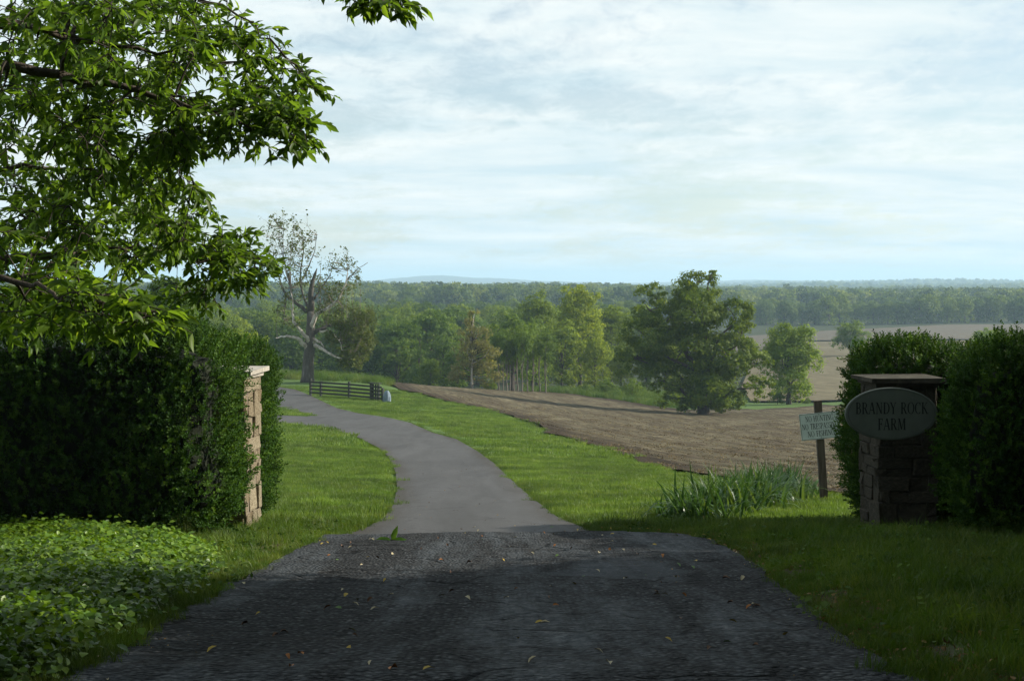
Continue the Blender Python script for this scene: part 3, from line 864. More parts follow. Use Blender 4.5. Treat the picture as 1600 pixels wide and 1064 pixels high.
# ---------------------------------------------------------------- serif capitals for the painted signs
def glyphs():
    T, t, s = .17, .065, .055
    V = lambda x, w=T: ('l', x, 0, x, 1, w)
    def foot(x, w=.30): return ('l', x - w / 2, s / 2, x + w / 2, s / 2, s)
    def head(x, w=.30): return ('l', x - w / 2, 1 - s / 2, x + w / 2, 1 - s / 2, s)
    g = {}
    g['A'] = (.86, [('l', .10, 0, .41, 1, t), ('l', .45, 1, .74, 0, T), ('l', .2, .34, .62, .34, t), foot(.1, .24), foot(.74, .28)])
    g['B'] = (.74, [V(.18), foot(.16, .26), head(.16, .26), ('a', .34, .75, .22, .23, -90, 90, .14), ('a', .36, .27, .27, .25, -90, 90, .15), ('l', .18, .97, .36, .97, t), ('l', .18, .51, .36, .51, t), ('l', .18, .03, .38, .03, t)])
    g['C'] = (.80, [('a', .44, .5, .36, .49, 48, 312, .15), ('l', .69, .72, .69, 1.0, t)])
    g['D'] = (.86, [V(.18), foot(.16, .26), head(.16, .26), ('a', .36, .5, .40, .47, -90, 90, .16), ('l', .18, .97, .38, .97, t), ('l', .18, .03, .38, .03, t)])
    g['E'] = (.68, [V(.18), foot(.16, .26), head(.16, .26), ('l', .18, .965, .58, .965, t), ('l', .18, .52, .48, .52, t), ('l', .18, .035, .60, .035, t), ('l', .57, .80, .57, 1, t), ('l', .60, 0, .60, .22, t), ('l', .48, .42, .48, .62, t)])
    g['F'] = (.64, [V(.18), foot(.18, .32), head(.16, .26), ('l', .18, .965, .58, .965, t), ('l', .18, .52, .48, .52, t), ('l', .57, .78, .57, 1, t), ('l', .48, .42, .48, .62, t)])
    g['G'] = (.86, [('a', .44, .5, .36, .49, 48, 330, .15), ('l', .69, .72, .69, 1.0, t), ('l', .72, .08, .72, .42, T), ('l', .56, .43, .86, .43, s)])
    g['H'] = (.92, [V(.18), V(.74), foot(.18), head(.18), foot(.74), head(.74), ('l', .18, .52, .74, .52, t)])
    g['I'] = (.38, [V(.19), foot(.19), head(.19)])
    g['K'] = (.84, [V(.18), foot(.18), head(.18), ('l', .22, .46, .66, .98, t), ('l', .34, .56, .72, .02, T), head(.66, .24), foot(.74, .26)])
    g['M'] = (1.06, [('l', .16, 0, .19, 1, t), ('l', .22, 1, .53, .06, T), ('l', .53, .04, .84, 1, t), ('l', .87, 1, .90, 0, T), foot(.16, .24), head(.18, .26), foot(.9, .30), head(.9, .26)])
    g['N'] = (.92, [('l', .18, 0, .18, 1, t), ('l', .20, .98, .74, .04, T), ('l', .75, 0, .75, 1, t), foot(.18, .26), head(.16, .28), head(.75, .26)])
    g['O'] = (.92, [('a', .46, .5, .37, .49, 0, 360, .15)])
    g['P'] = (.70, [V(.18), foot(.18, .32), head(.16, .26), ('a', .36, .72, .26, .26, -90, 90, .14), ('l', .18, .97, .38, .97, t), ('l', .18, .47, .38, .47, t)])
    g['R'] = (.82, [V(.18), foot(.18), head(.16, .26), ('a', .36, .74, .24, .24, -90, 90, .14), ('l', .18, .97, .38, .97, t), ('l', .18, .50, .38, .50, t), ('l', .42, .50, .70, .02, T), foot(.76, .2)])
    g['S'] = (.62, [('a', .31, .74, .20, .24, 30, 270, .13), ('a', .31, .26, .22, .25, -150, 90, .13), ('l', .50, .76, .50, .98, t), ('l', .10, .02, .10, .24, t)])
    g['T'] = (.76, [V(.38), foot(.38, .32), ('l', .06, .965, .70, .965, t), ('l', .08, .78, .08, 1, t), ('l', .68, .78, .68, 1, t)])
    g['U'] = (.88, [('l', .18, .32, .18, 1, T), ('l', .72, .32, .72, 1, t), ('a', .45, .34, .27, .33, 180, 360, .12), head(.18), head(.72, .24)])
    g['Y'] = (.80, [('l', .40, 0, .40, .48, T), ('l', .10, 1, .42, .44, T), ('l', .42, .44, .68, 1, t), foot(.40), head(.1, .26), head(.68, .24)])
    return g
GL = glyphs()
def text_mesh(s, cap, track=.06, squeeze=1.0):
    """flat painted lettering, centred on the origin in the XZ plane, facing -Y"""
    x = 0; Vv = []; F = []; k = 0
    def quad(p):
        nonlocal k
        o = len(Vv); yy = -.00012 * (k % 9); k += 1
        Vv.extend([(q[0], yy, q[1]) for q in p]); F.append((o, o + 1, o + 2, o + 3))
    for ch in s:
        if ch == ' ': x += .5 * squeeze; continue
        w, st = GL[ch]
        for q in st:
            if q[0] == 'l':
                _, x0, y0, x1, y1, lw = q
                if abs(y1 - y0) > .4 and abs(x1 - x0) > .02:     # slanted strokes keep level ends
                    quad([(x + (x0 - lw / 2) * squeeze, y0), (x + (x0 + lw / 2) * squeeze, y0), (x + (x1 + lw / 2) * squeeze, y1), (x + (x1 - lw / 2) * squeeze, y1)])
                else:
                    dx, dy = x1 - x0, y1 - y0; L = math.hypot(dx, dy); nx, ny = -dy / L * lw / 2, dx / L * lw / 2
                    quad([(x + (x0 + nx) * squeeze, y0 + ny), (x + (x0 - nx) * squeeze, y0 - ny), (x + (x1 - nx) * squeeze, y1 - ny), (x + (x1 + nx) * squeeze, y1 + ny)])
            else:
                _, cx, cy, rx, ry, a0, a1, lw = q
                n = max(6, int(abs(a1 - a0) / 18)); pr = None
                for i in range(n + 1):
                    a = R(a0 + (a1 - a0) * i / n); f = lw * (.38 + .62 * abs(math.cos(a))) / 2
                    c, sn = math.cos(a), math.sin(a)
                    P = ((x + (cx + (rx + f) * c) * squeeze, cy + (ry + f * .6) * sn), (x + (cx + (rx - f) * c) * squeeze, cy + (ry - f * .6) * sn))
                    if pr: quad([pr[0], P[0], P[1], pr[1]])
                    pr = P
        x += (w + track) * squeeze
    W_ = x - track
    V = [((p[0] - W_ / 2) * cap, p[1], (p[2] - .5) * cap) for p in Vv]
    me = bpy.data.meshes.new('lettering'); me.from_pydata(V, [], F); me.update()
    return me, W_ * cap
MSIGN = simple_mat('sign_paint', [(.3, (.070, .083, .068)), (.7, (.094, .108, .089))], 5, .6, .05, .002)
MSIGN2 = simple_mat('pale_sign_paint', [(.3, (.44, .50, .47)), (.7, (.52, .58, .54))], 7, .55, .05, .002)
MLET = simple_mat('letter_paint', [(.3, (.006, .008, .007)), (.7, (.010, .013, .011))], 20, .6, 0)
MRIM = simple_mat('sign_rim', [(.3, (.050, .060, .050)), (.7, (.070, .080, .068))], 9, .6, 0)
MPOST = simple_mat('weathered_post', [(.3, (.045, .034, .026)), (.7, (.12, .095, .072))], 10, .9, .5, .01, (3, 3, .3))
MSCREW = simple_mat('screw_metal', [(.3, (.05, .05, .05)), (.7, (.10, .10, .10))], 20, .5, 0)

def oval_sign():
    d = 15.72
    c = at(1393, 646.5, d)
    root = empty('oval_sign', c, R(2)); tag(root, 'oval green-grey sign with dark serif farm name on the pillar', 'sign')
    a, b = 73 / FPX * d, 41 / FPX * d
    def ring(k, y, n=64): return [(a * k * math.cos(2 * math.pi * i / n), y, b * k * math.sin(2 * math.pi * i / n)) for i in range(n)]
    n = 64
    V = ring(1, 0) + ring(1, .03) + ring(.975, -.006)
    F = [tuple(2 * n + i for i in range(n))[::-1]]
    for i in range(n):
        j = (i + 1) % n
        F.append((i, j, n + j, n + i)); F.append((2 * n + i, 2 * n + j, j, i))
    F.append(tuple(n + i for i in range(n)))
    me = bpy.data.meshes.new('board'); me.from_pydata(V, [], F); me.materials.append(MSIGN); me.update(); link('board', me, root)
    m = MB(); m.add(ring(.945, -.0085) + ring(.925, -.0085), [(i, (i + 1) % n, n + (i + 1) % n, n + i)[::-1] for i in range(n)]); m.build('border_line', MRIM, root)
    me, w = text_mesh('BRANDY ROCK', 1.0, .05)
    k = .815 * 1.0; tw = 114 / FPX * d; cap = 17.5 / FPX * d
    for s, tw_px, cap_px, px, py in (('BRANDY ROCK', 114, 18, 1393, 637.5), ('FARM', 44, 18, 1393, 662.5)):
        _, w1 = text_mesh(s, 1.0, .05)
        sq = (tw_px / cap_px) / w1
        me, _ = text_mesh(s, cap_px / FPX * d, .05, sq); me.materials.append(MLET)
        p = at(px, py, d) - c
        link('lettering', me, root, (p.x, -.0082, p.z), (0, 0, 0))
    for px, py in ((1357, 621), (1427, 622), (1357, 671), (1426, 674)):
        p = at(px, py, d) - c
        m = MB(); m.tube([(p.x, -.004, p.z), (p.x, -.012, p.z)], .008, 8); m.build('screw', MSCREW, root)
oval_sign()

def warning_sign():
    foot = Vector((*G(1289, 783), 0)); foot.z = Hs(foot.x, foot.y) - .2
    d = foot.y
    root = empty('warning_sign', foot, R(-6)); tag(root, 'small white no hunting notice on a leaning wooden post', 'sign')
    top = at(1279.5, 628, d); bot = at(1289.5, 783, d)
    ax = (top - bot).normalized(); L = (top - bot).length
    rot = Vector((0, 0, 1)).rotation_difference(ax).to_euler()
    ps = 11.5 / FPX * d
    m = MB(); m.box(ax * (L + .25) / 2 , (ps, ps, L + .2), rot, .003); m.build('post', MPOST, root)
    bw, bh = 61 / FPX * d, 41 / FPX * d
    c = at(1280.7, 664.5, d) - foot; 
    brd = empty('board_mount', (0, 0, 0)); bpy.data.objects.remove(brd)
    tilt = Euler((R(-2), R(-6.5), 0))
    off = Vector((0, -ps * .5 - .012, 0))
    m = MB(); m.box((0, 0, 0), (bw, .018, bh), None, .001)
    board = m.build('board', MSIGN2, root); board.location = c + off; board.rotation_euler = tilt
    t = .006; fr = MB(); y = -.0095
    for z in (-bh / 2 + .010, bh / 2 - .010): fr.box((0, y, z), (bw - .02, .003, t))
    for x in (-bw / 2 + .010, bw / 2 - .010): fr.box((x, y, 0), (t, .003, bh - .02 - 2 * t - .001))
    fr.build('border_line', MRIM, board)
    for s, wpx, z in (('NO HUNTING', 44, .29), ('NO TRESPASSING', 57, .0), ('NO FISHING', 42, -.28)):
        cap = 9.0 / FPX * d
        _, w1 = text_mesh(s, 1.0, .05)
        sq = (wpx * .98 / 9.0) / w1
        me, _ = text_mesh(s, cap, .05, sq); me.materials.append(MLET)
        link('lettering', me, board, (0, -.0105, z * bh))
    for z in (bh * .44, -bh * .44):
        m = MB(); m.tube([(0, -.008, z), (0, -.016, z)], .007, 8); m.build('screw', MSCREW, board)
warning_sign()

# ---------------------------------------------------------------- paddock fence and the pale stone at its end
MFENCE = simple_mat('fence_boards', [(.3, (.022, .026, .020)), (.7, (.055, .060, .048))], 12, .85, .4, .01, (.4, 1, 1))
def fence():
    A = G(485.5, 615); B = G(597.5, 621.5)
    A = np.array([A[0], 106.0 - .6]); B = np.array([(598 - CX) / FPX * 101.0, 101.0])
    A = np.array([(485.5 - CX) / FPX * 105.5, 105.5])
    root = empty('paddock_fence', (A[0], A[1], Hs(*A))); tag(root, 'dark four-rail paddock fence beside the drive', 'fence')
    o = root.location
    def pt(t): p = A + (B - A) * t; return Vector((p[0], p[1], Hs(*p)))
    ts = [0.0, .148, .545, .845, .945, 1.0]
    P = [pt(t) - o for t in ts]
    hts = [1.28, 1.12, 1.22, 1.22, 1.2, 1.0]
    ang = math.atan2(B[1] - A[1], B[0] - A[0])
    for p, h in zip(P, hts):
        m = MB(); m.box(p + Vector((0, 0, h / 2 - .2)), (.15, .15, h + .4), Euler((0, 0, ang)), .006); m.build('post', MFENCE, root)
    nrm = Vector((math.sin(ang), -math.cos(ang), 0))
    for k in range(4):
        for a, b in ((0, 1), (1, 2), (2, 3), (3, 4), (4, 5)):
            z = .24 + k * .265
            pa, pb = P[a] + nrm * .095 + Vector((0, 0, z)), P[b] + nrm * .095 + Vector((0, 0, z))
            dv = pb - pa
            m = MB(); m.box((pa + pb) / 2, (dv.length - .02, .035, .13), Euler((0, -math.asin(dv.z / dv.length), math.atan2(dv.y, dv.x))), .004)
            m.build('rail', MFENCE, root)
    pm = (P[3] + P[4]) / 2 - nrm * .09
    for j in (-1, 0, 1):
        m = MB(); m.box(pm + Vector((j * .26 * math.cos(ang), j * .26 * math.sin(ang), .62)), (.17, .03, 1.15), Euler((0, 0, ang)), .004); m.build('board', MFENCE, root)
    m = MB(); m.box((P[3] + P[4]) / 2 + Vector((0, 0, 1.28)), ((P[4] - P[3]).length + .35, .26, .07), Euler((0, 0, ang)), .004); m.build('top_board', MFENCE, root)
    # weathered marker stone
    q = B + np.array([.33, -.35]); z = Hs(*q)
    V = []; n = 10
    for i, (zz, rr) in enumerate(((-.15, .27), (.15, .29), (.45, .27), (.70, .22), (.83, .12), (.86, .0))):
        for k in range(n):
            w = 2 * math.pi * k / n; j = random.uniform(.88, 1.1)
            V.append((math.cos(w) * rr * j, math.sin(w) * rr * j * .8, zz + random.uniform(-.02, .02)))
    F = [(i * n + k, i * n + (k + 1) % n, (i + 1) * n + (k + 1) % n, (i + 1) * n + k) for i in range(5) for k in range(n)]
    me = bpy.data.meshes.new('marker_stone'); me.from_pydata(V, [], F)
    me.materials.append(simple_mat('blue_grey_stone', [(.3, (.11, .15, .19)), (.7, (.19, .24, .28))], 5, .85, .5, .02)); me.update()
    tag(link('marker_stone', me, None, (q[0], q[1], z)), 'pale blue-grey rounded stone at the right end of the fence', 'stone')
fence()

# ---------------------------------------------------------------- trees that stand alone
def place(px, d): x = (px - CX) / FPX * d; return (x, d, Hs(x, d))
def big_tree():
    d = 140.0; base = place(1100, d); k = d / FPX
    zt = base[2]
    raw = [(1092, 446, 38, 26), (1019, 458, 25, 19), (1012, 484, 27, 22), (1038, 508, 34, 32), (1085, 487, 44, 34), (1146, 494, 32, 28), (1163, 524, 25, 26), (1003, 522, 38, 32), (992, 560, 36, 32),
           (1070, 545, 48, 40), (1137, 556, 44, 36), (1186, 568, 26, 22), (1177, 604, 29, 22), (1104, 608, 46, 32), (1060, 626, 32, 20), (1140, 630, 32, 18), (1112, 432, 14, 11), (1030, 592, 30, 26)]
    r = np.random.default_rng(77); lobes = []
    for i, (px, py, rx, rz_) in enumerate(raw):
        y = r.uniform(-1, 1) * 3.0 * (1 if rx < 40 else .35)
        lobes.append(((px - 1100) * k, y, -(py - HY) * k - zt, rx * k, rx * k * (1.0 if rx < 40 else 1.35), rz_ * k))
    root = make_tree('spreading_tree', 'big broad dark green tree standing alone in the brown field', 'tree', lobes, 14.5, .50, 56000, .28, LM_BIG, 5, clumps=46, crad=.29, twigs=70, fork=.12)
    root.location = base
LM_BIG = leaf_mat('leaf_big', [(.048, .090, .011), (.092, .150, .018), (.150, .210, .028)], .5)
big_tree()

MSYC = simple_mat('sycamore_bark', [(.3, (.050, .045, .039)), (.6, (.100, .092, .080)), (.75, (.22, .21, .19))], 4, .9, .5, .03, (1, 1, .3))
def sycamore():
    d = 125.0; base = place(481, d); k = d / FPX; rd = random.Random(4)
    root = empty('dying_sycamore', base); tag(root, 'gaunt half-bare sycamore with white limbs and broken top', 'tree')
    def L(cx, cy, y=0.0):           # crop position in the photograph -> metres from the trunk's foot
        px, py = 380 + cx / 3.3235, 330 + cy / 3.3235
        return Vector(((px - 481) * k, y, -(py - HY) * k - base[2]))
    t = MB()
    t.tube([L(333, 900), L(335, 860), L(338, 780), L(345, 715), L(348, 640), L(352, 560), L(350, 520)], [.72, .56, .49, .48, .41, .36, .34], 10)
    t.build('trunk', MSYC, root, True)
    s = MB(); s.tube([L(350, 525), L(352, 470, .1), L(350, 430), L(360, 370, -.1), L(372, 330), L(384, 296)], [.34, .30, .25, .19, .14, .03], 7); s.build('snag', MSYC, root, True)
    white = [([L(342, 715), L(318, 690, -.4), L(292, 660, -.8), L(250, 648, -1.0), L(205, 650, -1.3), L(185, 655, -1.6)], .27),
             ([L(345, 690), L(335, 655, -.6), L(300, 610, -.9), L(272, 570, -1.2), L(265, 530, -1.2), L(272, 480, -1.5), L(262, 400, -1.5)], .22),
             ([L(352, 610), L(366, 575, -.4), L(392, 530, -.7), L(430, 508, -.9), L(458, 495, -1.0), L(500, 460, -1.2), L(540, 380, -1.4), L(552, 310, -1.5)], .24),
             ([L(356, 690), L(378, 665, -.4), L(405, 680, -.8), L(428, 705, -1.0)], .20),
             ([L(365, 690), L(400, 705, -.5), L(445, 730, -.9), L(500, 758, -1.2), L(560, 775, -1.4)], .22),
             ([L(400, 628), L(440, 618, -.6), L(480, 640, -.9), L(510, 675, -1.1), L(522, 720, -1.2)], .12)]
    dark = [([L(350, 530), L(300, 500, .4), L(250, 465, .7), L(212, 430, .9), L(190, 395, 1.0), L(170, 330, 1.1), L(165, 270, 1.2)], .25),
            ([L(352, 640), L(400, 612, .3), L(450, 592, .6), L(500, 580, .8), L(550, 574, 1.0), L(600, 560, 1.2)], .28),
            ([L(212, 430, .9), L(205, 500, 1.1), L(200, 560, 1.2)], .14),
            ([L(330, 500, .5), L(290, 400, 1.1), L(285, 310, 1.3), L(300, 200, 1.4), L(295, 110, 1.5)], .14),
            ([L(352, 480, .3), L(400, 400, .9), L(440, 330, 1.2), L(470, 230, 1.4)], .13),
            ([L(250, 465, .7), L(225, 350, 1.3), L(190, 220, 1.6), L(195, 90, 1.8)], .13),
            ([L(300, 350, 1.3), L(330, 280, 1.2), L(365, 200, 1.1), L(375, 120, 1.0)], .09),
            ([L(540, 360, -1.0), L(590, 310, -.8), L(650, 268, -.6)], .07)]
    nodes = []
    wm = MB(); dm = MB()
    def put(mb, P, r0):
        Q = []
        for i in range(len(P) - 1):
            for j in range(3):
                Q.append(P[i].lerp(P[i + 1], j / 3) + Vector([rd.uniform(-.05, .05) for _ in range(3)]))
        Q.append(P[-1]); n = len(Q)
        mb.tube(Q, [max(r0 * (1 - .85 * i / (n - 1)), .025) for i in range(n)], 6, False)
        nodes.extend(Q[n // 3:])
    for P, r0 in white: m = MB(); put(m, P, r0); m.build('limb', MPALE, root, True)
    for P, r0 in dark: m = MB(); put(m, P, r0 * .85); m.build('limb', MSYC, root, True)
    # fine upright twigs, then sparse leaf tufts
    tw = MB(); tips = []
    C = [(200, 230, 95, 190, 45), (300, 240, 90, 200, 42), (470, 340, 90, 130, 30), (560, 330, 60, 110, 16), (590, 640, 95, 150, 62), (480, 560, 110, 120, 34), (560, 780, 60, 50, 24), (250, 520, 80, 90, 22), (130, 200, 50, 110, 8), (400, 450, 120, 120, 20), (640, 600, 50, 120, 16)]
    for cx, cy, rx, ry, n in C:
        for _ in range(n):
            a = rd.uniform(0, 6.283); q = math.sqrt(rd.random())
            p = L(cx + rx * q * math.cos(a), cy + ry * q * math.sin(a), rd.uniform(-2.2, 2.2))
            b = min(nodes, key=lambda v: 2.4 * math.hypot(v.x - p.x, v.y - p.y) + (p.z - v.z if p.z > v.z else 3 * (v.z - p.z)))
            mid = b.lerp(p, .5) + Vector((rd.uniform(-.2, .2), rd.uniform(-.2, .2), rd.uniform(-.25, .1)))
            tw.tube([b, mid, p], [.034, .022, .010], 4, False)
            tips.append(p); tips.append(mid.lerp(p, .5))
            for _2 in range(2):
                e = p + Vector((rd.gauss(0, .3), rd.gauss(0, .3), rd.uniform(-.05, .75))); tw.tube([mid.lerp(p, .6), e], [.012, .006], 3, False); tips.append(e)
    tw.build('twigs', simple_mat('grey_twig', [(.3, (.10, .085, .065)), (.7, (.24, .21, .17))], 20, .9, 0), root)
    r = np.random.default_rng(8); tp = np.array([tuple(p) for p in tips])
    low = tp[:, 2] < 6.5
    wgt = np.where(low & (tp[:, 0] > 1.0), 2.6, .72); wgt /= wgt.sum()
    n = 11500; ci = r.choice(len(tp), n, p=wgt)
    pos = tp[ci] + r.normal(size=(n, 3)) * np.array([.15, .15, .15])
    V, F, v = cards(pos, r.normal(size=(n, 3)), r.normal(size=(n, 3)) + np.array([0, 0, .6]), r.uniform(.14, .30, n), DIAMOND, np.clip(r.normal(.5, .25, n), 0, 1))
    link('crown', mesh_np('crown', V, F, leaf_mat('leaf_sycamore', [(.085, .110, .028), (.125, .160, .038), (.18, .195, .065)], .4), v), root)
sycamore()

# two lighter trees at the edge of the far field, and the crown that peeps over the right hedge
def soft_tree(px, top, wpx, d, label, seed, n=11000, lm=None, name='field_tree', group=None, size=.30, low=.3, twigs=60, squash=1.0, clumps=22):
    r = np.random.default_rng(seed); x, y, z = place(px, d)
    h = -(top - HY) / FPX * d - z; w = wpx / FPX * d
    root = make_tree(name, label, 'tree', rlobes(r, h, w, 10, low), h, .022 * h + .05, n, size, lm or LM_PALE, seed, clumps=clumps, crad=.4, group=group, twigs=twigs)
    root.location = (x, y, z)
    return root
LM_FIELD = leaf_mat('leaf_field', [(.110, .180, .024), (.165, .245, .036), (.220, .290, .052)], .55)
soft_tree(1233, 503, 104, 176, 'pale green tree to the right of the big dark tree', 21, 17000, low=.10, clumps=28, lm=LM_FIELD)
soft_tree(1329, 506, 60, 335, 'small pale tree alone in the tan far field', 22, 6500, lm=LM_FIELD, size=.42, low=.32)
soft_tree(1545, 514, 62, 300, 'pale treetop just showing over the right hedge', 23, 4500, size=.42)
# dark round evergreen and pale bush behind the left hedge
soft_tree(268, 425, 118, 62, 'dark dense tree rising behind the left hedge', 24, 12000, LM_DARK, 'evergreen_tree', size=.20, low=.12)
soft_tree(374, 512, 96, 92, 'light green rounded bush above the left hedge', 25, 9000, LM_PALE, 'rounded_bush', size=.17, low=.12)
# pale slender half-dead tree at the field's edge
def pale_slender():
    d = 163.0; base = place(738, d); k = d / FPX; rd = random.Random(9)
    root = empty('half_dead_tree', base); tag(root, 'slender half-dead tree with white trunk and thin brownish leaves', 'tree')
    h = -(487 - HY) * k - base[2]
    def L(px, py, y=0.0): return Vector(((px - 738) * k, y, -(py - HY) * k - base[2]))
    a = MB(); a.tube([L(738, 612), L(737, 590), L(738, 560), L(736, 530), L(739, 505), L(741, 490)], [.15, .13, .115, .10, .07, .03], 7, True); a.build('trunk', MPALE, root, True)
    for P, r0 in (([L(737, 570), L(731, 555, .5), L(728, 538, .8), L(729, 525, .8)], .10), ([L(738, 568), L(748, 563, -.5), L(758, 556, -.7), L(764, 545, -1)], .09),
                  ([L(736, 545), L(729, 537, -.5), L(722, 530, -.7)], .07), ([L(738, 540), L(745, 525, .4), L(750, 510, .6)], .07), ([L(738, 582), L(728, 577, .4), L(719, 566, .9)], .07)):
        m = MB(); m.tube(P, [r0 * .65 * (1 - .22 * i) for i in range(len(P))], 5, False); m.build('limb', MPALE, root, True)
    lob = [(0.2, 0, h * .92, .9, .9, 1.0), (-.3, .3, h * .78, 1.3, 1.2, 1.2), (.6, -.2, h * .68, 1.5, 1.4, 1.2), (-.7, .2, h * .5, 1.6, 1.4, 1.5), (1.1, 0, h * .42, 2.0, 1.5, 1.5), (-.9, 0, h * .24, 1.7, 1.5, 1.4), (1.7, .2, h * .22, 1.8, 1.5, 1.4)]
    r = np.random.default_rng(31)
    cm, CC = crown_mesh('crown', lob, 5600, .25, LM_OLIVE, r, 18, .42)
    tw = MB()
    for c in CC[:110]:
        c = Vector(c); s = Vector((0, 0, c.z * .82)); tw.tube(limb(s, c, 3, .02, .12, rd), [.05, .035, .025, .012], 4, False)
    tw.build('twigs', MTWIG, root); link('crown', cm, root)
pale_slender()

# ---------------------------------------------------------------- the woods in the valley
def proto_tree(name, h, w, lm, seed, n, size, low=.2, nl=10, bark=None, r0=.26, twigs=30, crad=.36, clumps=22):
    r = np.random.default_rng(seed)
    return make_tree(name, None, None, rlobes(r, h, w, nl, low), h, r0, n, size, lm, seed, bark, clumps, crad, twigs=twigs)
def spindly(seed):
    h = 12.0; r = np.random.default_rng(seed); lob = [(r.normal() * .4, r.normal() * .4, h * z, s, s, s * 1.1) for z, s in ((.55, 1.2), (.66, 1.6), (.78, 1.7), (.9, 1.1), (.97, .6))]
    return make_tree('slender_tree', None, None, lob, h, .14, 3200, .28, LM_PALE2, seed, MPALE2, 20, .42, twigs=16)
LM_PALE2 = leaf_mat('leaf_fresh', [(.080, .140, .020), (.125, .200, .030), (.170, .240, .045)], .5)
LM_BUSH = leaf_mat('leaf_bush', [(.085, .150, .022), (.125, .195, .030), (.165, .235, .045)], .5)
MPALE2 = simple_mat('grey_bark', [(.3, (.09, .075, .060)), (.7, (.20, .17, .14))], 9, .9, .4, .02, (1, 1, .3))
PROT = {'dark': [proto_tree('valley_tree', 13, 10, LM_DARK, 101 + i, 7500, .46, .06, 12, crad=.33, clumps=28) for i in range(3)],
        'mid': [proto_tree('valley_tree', 14, 10, LM_MID, 111 + i, 8000, .44, .05, 12, crad=.33, clumps=28) for i in range(4)],
        'tall': [proto_tree('tall_tree', 17, 10, LM_MID, 121 + i, 13000, .38, .05, 16, crad=.33, clumps=28) for i in range(3)],
        'pale': [proto_tree('bright_tree', 11, 8, LM_PALE2, 131 + i, 7000, .38, .22, 11, crad=.33, clumps=28) for i in range(2)],
        'slim': [spindly(141 + i) for i in range(3)],
        'bush': [proto_tree('leafy_bush', 3.2, 5, LM_BUSH, 151 + i, 2600, .24, .15, 7, None, .08, 10) for i in range(2)],
        'far': [proto_tree('treeline_tree', 13, 11, LM_FAR, 161 + i, 3400, .70, .02, 11, None, .3, 12) for i in range(4)],
        'conifer': [make_tree('conifer', None, None, [(0, 0, 13 * z, 2.6 * (1.02 - z), 2.6 * (1.02 - z), 1.2) for z in (.1, .2, .3, .4, .5, .6, .7, .8, .9, .97)], 13, .2, 5200, .34, LM_DARK, 171, None, 26, .45)]}
PH = {'dark': 13, 'mid': 14, 'tall': 17, 'pale': 11, 'slim': 12, 'bush': 3.2, 'far': 13, 'conifer': 13}
_used = set(); _turn = {}
_ORD = 'first second third fourth fifth sixth seventh eighth ninth tenth eleventh twelfth thirteenth'.split()
def stand(kind, px, top, d, label, group=None, wide=1.0, dx=0.0, cat='tree'):
    i = _turn.get(kind, 0) % len(PROT[kind]); _turn[kind] = i + 1 if random.random() < .75 else i + 2; p = PROT[kind][i]
    x, y, z = place(px, d)
    h = (-(top - HY) / FPX * d - z) if top is not None else PH[kind] * random.uniform(.85, 1.12)
    s = h / PH[kind]; q = s * wide
    if p.name in _used: o = copy_thing(p, (x, y, z), random.uniform(0, 6.28), (q, q, s))
    else:
        o = p; _used.add(p.name); o.location = (x, y, z); o.rotation_euler = (0, 0, random.uniform(0, 6.28)); o.scale = (q, q, s)
    o['label'] = label; o['category'] = cat
    if group: o['group'] = group
    return o
# named trees of the middle distance
stand('tall', 905, 440, 216, 'tallest tree of the central wood, its crown breaking the skyline', wide=1.0)
stand('tall', 840, 452, 232, 'tall green tree behind the bright grove', wide=1.0)
stand('tall', 955, 474, 228, 'tall green tree close behind the left of the big field tree', wide=1.1)
stand('mid', 878, 500, 208, 'leafy tree below the tallest tree, just right of the bright grove', wide=1.0)
stand('mid', 930, 528, 206, 'lower leafy tree under the tallest tree, beside the bright bushes', wide=1.0)
stand('pale', 800, 490, 186, 'bright yellow-green tree at the middle of the grove', wide=.95)
stand('pale', 832, 496, 190, 'bright yellow-green tree at the right of the grove', wide=.9)
stand('pale', 772, 505, 192, 'bright yellow-green tree beside the white-trunked tree', wide=.9)
for i, px in enumerate((779, 786, 792, 797, 803, 808, 816, 824, 833, 843, 852)):
    stand('slim', px, 512 + random.uniform(-8, 16), 172 + random.uniform(-1, 9), '%s thin pale-stemmed tree from the left along the foot of the bright grove' % _ORD[i], 'thin stems of the bright grove', wide=.9)
stand('pale', 692, 522, 205, 'small bright green tree left of the white-trunked tree', wide=1.05)
stand('conifer', 655, 512, 200, 'narrow dark conifer left of the small bright tree')
stand('dark', 620, 496, 212, 'dark rounded tree behind the right end of the fence', wide=1.1)
stand('dark', 575, 510, 214, 'dark tree behind the paddock fence', wide=1.15)
stand('dark', 535, 500, 222, 'dark tree behind the low right limbs of the sycamore', wide=1.15)
stand('dark', 455, 505, 230, 'dark tree behind the white left limb of the sycamore', wide=1.2)
stand('dark', 715, 545, 196, 'low dark tree at the foot of the white-trunked tree', wide=1.0)
stand('dark', 672, 560, 192, 'low dark tree under the small bright tree', wide=1.2)
stand('bush', 948, 594, 181, 'bright green bush at the left of the pair beside the field', cat='bush')
stand('bush', 988, 596, 177, 'bright green bush close to the foot of the big field tree', cat='bush')
stand('bush', 915, 601, 187, 'small bright bush at the end of the grass strip', cat='bush')
for px in (760, 768): stand('bush', px, 596, 170, 'scrubby low bush under the bright grove', 'scrub under the bright grove', cat='bush')
for px, t in ((970, 545), (1010, 540), (1040, 520)): stand('mid', px, t, 212, 'leafy tree mostly hidden behind the big field tree', 'trees hidden behind the big field tree')
stand('bush', 1215, 612, 176, 'low bush at the foot of the pale green tree, left side', cat='bush')
stand('bush', 1262, 622, 174, 'low bush at the foot of the pale green tree, right side', cat='bush', wide=.9)
